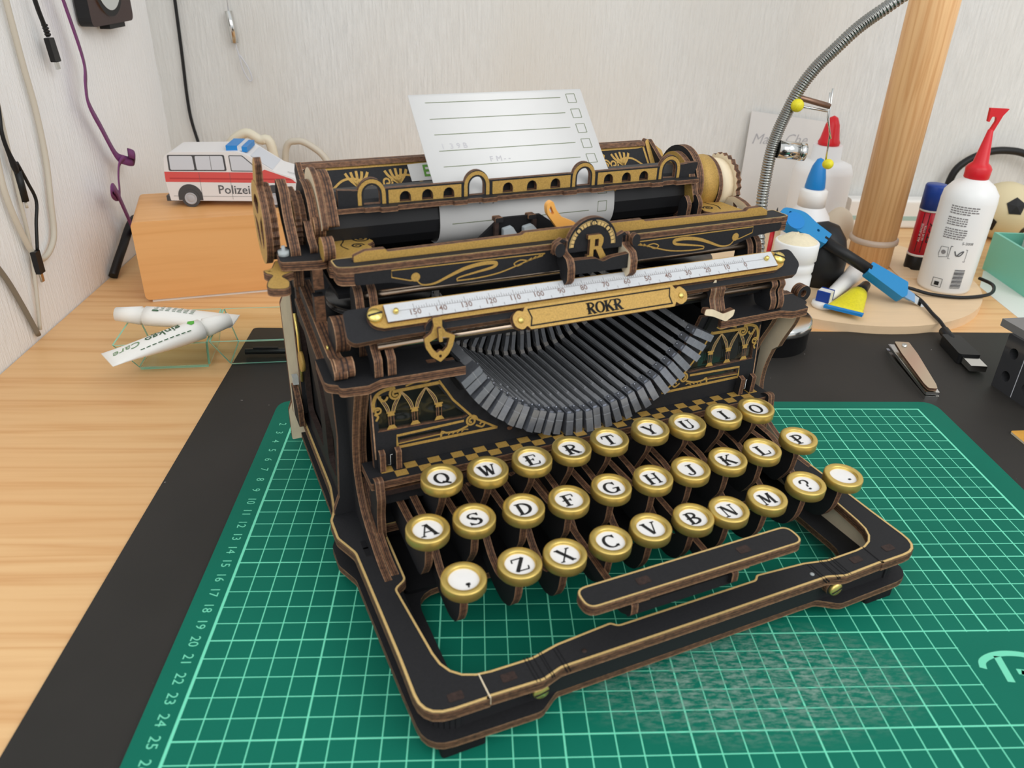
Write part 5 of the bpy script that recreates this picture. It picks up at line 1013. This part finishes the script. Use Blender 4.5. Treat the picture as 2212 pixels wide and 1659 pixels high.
b.quad(rows[0], YEL); b.quad(rows[-1], YEL); b.build('body', yt); MB().box(-.35, .12, -1.6, 1.6, -.1, .12, BLUE).build('fold', yt); MB().tube([(4.6, 0, 0), (7.4, 0, 0)], lambda t: .62-.2*t, 12, BLK).build('cap', yt)
uc = root('usb_cable', 'black USB cord looping round the glue bottle to a silver plug', 'cable', (50.3, 12.3, -.2))
MB().tube(catmull([(9.6, 11.2, .95), (9.9, 9.4, .92), (8.2, 7.2, .9), (5.2, 6.4, .9), (2.6, 7.0, .95), (.9, 7.8, 1.2), (.2, 7.0, 1.25), (.6, 5.2, 1.15), (.4, 2.6, .95), (.2, .9, .93), (0, -.5, .75), (-.1, -1.3, .5)], 8), .16, 8, BLK).build('cord', uc)
du = Vector((-.12, -1, 0)).normalized(); dv = Vector((1, -.12, 0)).normalized(); uf = lambda u, v, w: tuple(Vector((-.1, -.6, .45))+du*u+dv*v+Vector((0, 0, w)))
MB().tube([uf(-.3, 0, .2), uf(1.4, 0, .05)], .4, 12, BLK).build('strain_relief', uc)
MB().plate(rnd([(.9, -.72), (4.6, -.82), (4.6, .82), (.9, .72)], .25), -.4, .42, uf, BLK, edge=(BLK,)).build('plug', uc); MB().plate(rect(4.6, -.6, 6.2, .6), -.22, .25, uf, CHROME, edge=(CHROME,)).build('plug_tip', uc)
nc = root('nail_clipper', 'silver nail clipper lying on the black pad behind the mat', 'nail clipper', (44.9, 9.0, -.2), math.radians(-98))
MB().plate(rnd([(-.3, -.75), (1.2, -.78), (7.4, -.5), (7.4, .5), (1.2, .78), (-.3, .75)], .12), 0, .28, ident, CHROME, edge=(CHROME,)).build('lower_leaf', nc)
up2 = lambda u, v, w: (u, v, w+.55-.03*u if u > 1 else w+.45); MB().plate(rnd([(-.25, -.7), (1.2, -.75), (7.3, -.5), (7.3, .5), (1.2, .75), (-.25, .7)], .1), 0, .22, up2, CHROME, edge=(CHROME,)).build('upper_leaf', nc)
MB().plate(rnd([(.4, -.55), (2.2, -.6), (6.6, -.42), (7.2, -.3), (7.2, .3), (6.6, .42), (2.2, .6), (.4, .55)], .15), 0, .2, lambda u, v, w: (u, v, w+1.05-.06*u), mat('worn_nickel', srgb(206, 188, 164), .25, metal=.9)).build('lever', nc); MB().tube([(1.0, 0, .2), (1.0, 0, 1.3)], .18, 12, CHROME).build('pin', nc)
SMK = mat('smoked_block', srgb(62, 62, 64), .12, spec=.6, coat=.3)
tc2 = root('smoked_blocks', 'smoky grey block with drilled holes under a grey slab at right edge', 'block', (49.6, 3.9, -.2), math.radians(-83))
for i, x in enumerate((0, 2.0)):
    hs = [circ(x+.95, z, .4, n=18) for z in (1.2, 3.0)]
    MB().plate(rnd(rect(x, 0, x+1.93, 4.2), .1), 0, 3.2, xz(0), SMK, edge=(SMK,), holes=hs).build('block_half', tc2)
MB().box(.05, 3.9, 1.2, 3.1, .05, 4.1, DARK).build('core', tc2)
MB().box(1.93, 2.0, .0, 3.2, .05, 4.15, LGREY).build('seam', tc2)
MB().box(-1.3, 5.2, .25, 5.2, 4.2, 4.75, mat('grey_slab', srgb(120, 118, 116), .5)).build('lid', tc2)
oc = root('orange_card', 'orange brown card with pale edge at the right of the black pad', 'card', (46.9, -2.7, -.2), math.radians(-20)); 
OCM = mat('orange_card_face', srgb(206, 150, 62), .5, var=.1, vscale=(90, 90, 90)); MB().plate(rnd([(0, 0), (3, -7.0), (10, -4.0), (7, 3.0)], .2), 0, .14, ident, OCM, edge=(RAW,)).build('sheet', oc)
b = MB(); add_text(b, '(511', .9, 2.6, -1.6, .15, ident, mat('card_print', srgb(170, 118, 44), .6), rot=-1.1); b.build('print', oc)
ws_ = root('white_paper', 'pale sheet of paper lying under the mint box at right', 'paper', (60.6, 27.5, DZ)); MB().plate([(0, -3.5), (-.9, -11.5), (20, -11.5), (20, -1), (3, 1)], 0, .03, ident, mat('frosted_sheet', srgb(222, 226, 218), .5), edge=(WB,)).build('sheet', ws_)
mb_ = root('mint_box', 'open mint green box at the right edge holding white packets', 'box', (63.9, 29.2, DZ), math.radians(-4))
MINTP = mat('mint_plastic', srgb(126, 208, 186), .4)
for q in ((0, 12, -8.2, -7.9), (0, 12, -.3, 0)): MB().box(q[0], q[1], q[2], q[3], .3, 3.9, MINTP).build('side', mb_)
MB().box(0, .3, -7.9, -.3, .3, 3.9, MINTP).build('side', mb_); MB().box(11.7, 12, -7.9, -.3, .3, 3.9, MINTP).build('side', mb_); MB().box(0, 12, -8.2, 0, 0, .3, MINTP).build('bottom', mb_)
for (x, y, z, h, nm, lb2) in ((1.0, -6.9, 0, 6.3, 'packet', 'white packet with a green stripe standing in the mint box'), (2.4, -3.6, 0, 8.4, 'packet', 'taller white packet standing at the back of the mint box')):
    pk = root(nm, lb2, 'packet', (63.9+x, 29.2+y, DZ+.31), math.radians(-4)); MB().box(0, 6, 0, 2.6, 0, h*.8, WB).build('body', pk); MB().box(-.01, 6.01, -.01, 2.61, h*.8, h*.87, mat('lime_stripe', srgb(160, 200, 60), .5) if not bpy.data.materials.get('lime_stripe') else bpy.data.materials['lime_stripe']).build('stripe', pk); MB().box(0, 6, 0, 2.6, h*.87, h, WB).build('top', pk)
fb_ = root('football', 'cream and black toy football disc by the back wall', 'ball', (71.5, 39.6, DZ))
BALLM = mat('ball_cream', srgb(220, 206, 168), .5); MB().sphere((0, 0, 3.2), 3.2, BALLM, 32).build('ball', fb_)
def ballpatch(az, el, r=1.0):
    c = Vector((math.cos(el)*math.sin(az), -math.cos(el)*math.cos(az), math.sin(el))); e1 = c.cross(Vector((0, 0, 1))).normalized(); e2 = e1.cross(c); b = MB()
    pts = [c*3.2]+[(c*3.2+(e1*math.cos(2*PI*k/5+.3)+e2*math.sin(2*PI*k/5+.3))*r).normalized()*3.28 for k in range(5)]
    pts[0] = c*3.36; i = b.pts([(p.x, p.y, p.z+3.2) for p in pts])
    for k in range(5): b.quad((i[0], i[1+k], i[1+(k+1) % 5]), INK)
    b.build('patch', fb_)
for a, e in ((-.25, .4), (-1.0, -.3), (.6, -.5), (-1.9, .5), (1.2, .6)): ballpatch(a, e, 1.05)
cable('cable', [(66.3, 43.6, DZ+.2), (66.6, 43.6, 4), (67.2, 43.6, 6.6), (69.5, 43.6, 8.2), (72, 43.5, 8.7), (75, 43.4, 8.2), (78, 43.3, 6), (79, 43.3, DZ+.2)], .42, BLK, 'thick black cable arching above the toy football by the wall')
cable('cable', [(54.5, 30.5, DZ+.15), (58, 33, DZ+.15), (62, 34.5, DZ+.15), (58.5, 30.5, DZ+.15), (57.6, 27.6, DZ+.15)], .15, BLK, 'thin black wire lying on the desk behind the glue stick')
st = root('white_strip', 'long white plastic strip lying along the foot of the back wall', 'strip', (55.2, 42.6, DZ)); MB().plate(rnd(rect(0, 0, 2.0, 3.4), .4), 0, 12, lambda u, v, w: (w, u, v), WB, edge=(WB,)).build('body', st); MB().box(0, 12, -.02, .05, 1.0, 1.5, mat('teal_reflection', srgb(168, 196, 190), .4)).build('stripe', st)  # the stripe is a teal reflection painted as a thin coloured band
eg = root('egg_shape', 'small cream ball beside the pine post by the bottles', 'ball', (49.54, 33.31, 0.50)); MB().sphere((0, 0, 2.1), 1.7, mat('egg_cream', srgb(222, 208, 186), .5), 22, 2.1).build('body', eg)
pl = root('plywood_offcut', 'thin pale plywood offcut lying against the glue stick', 'offcut', (52.39, 24.34, 0.50), math.radians(-6)); MB().box(0, 1.9, -.6, 2.6, 0, .12, DISCWOOD).build('sheet', pl)
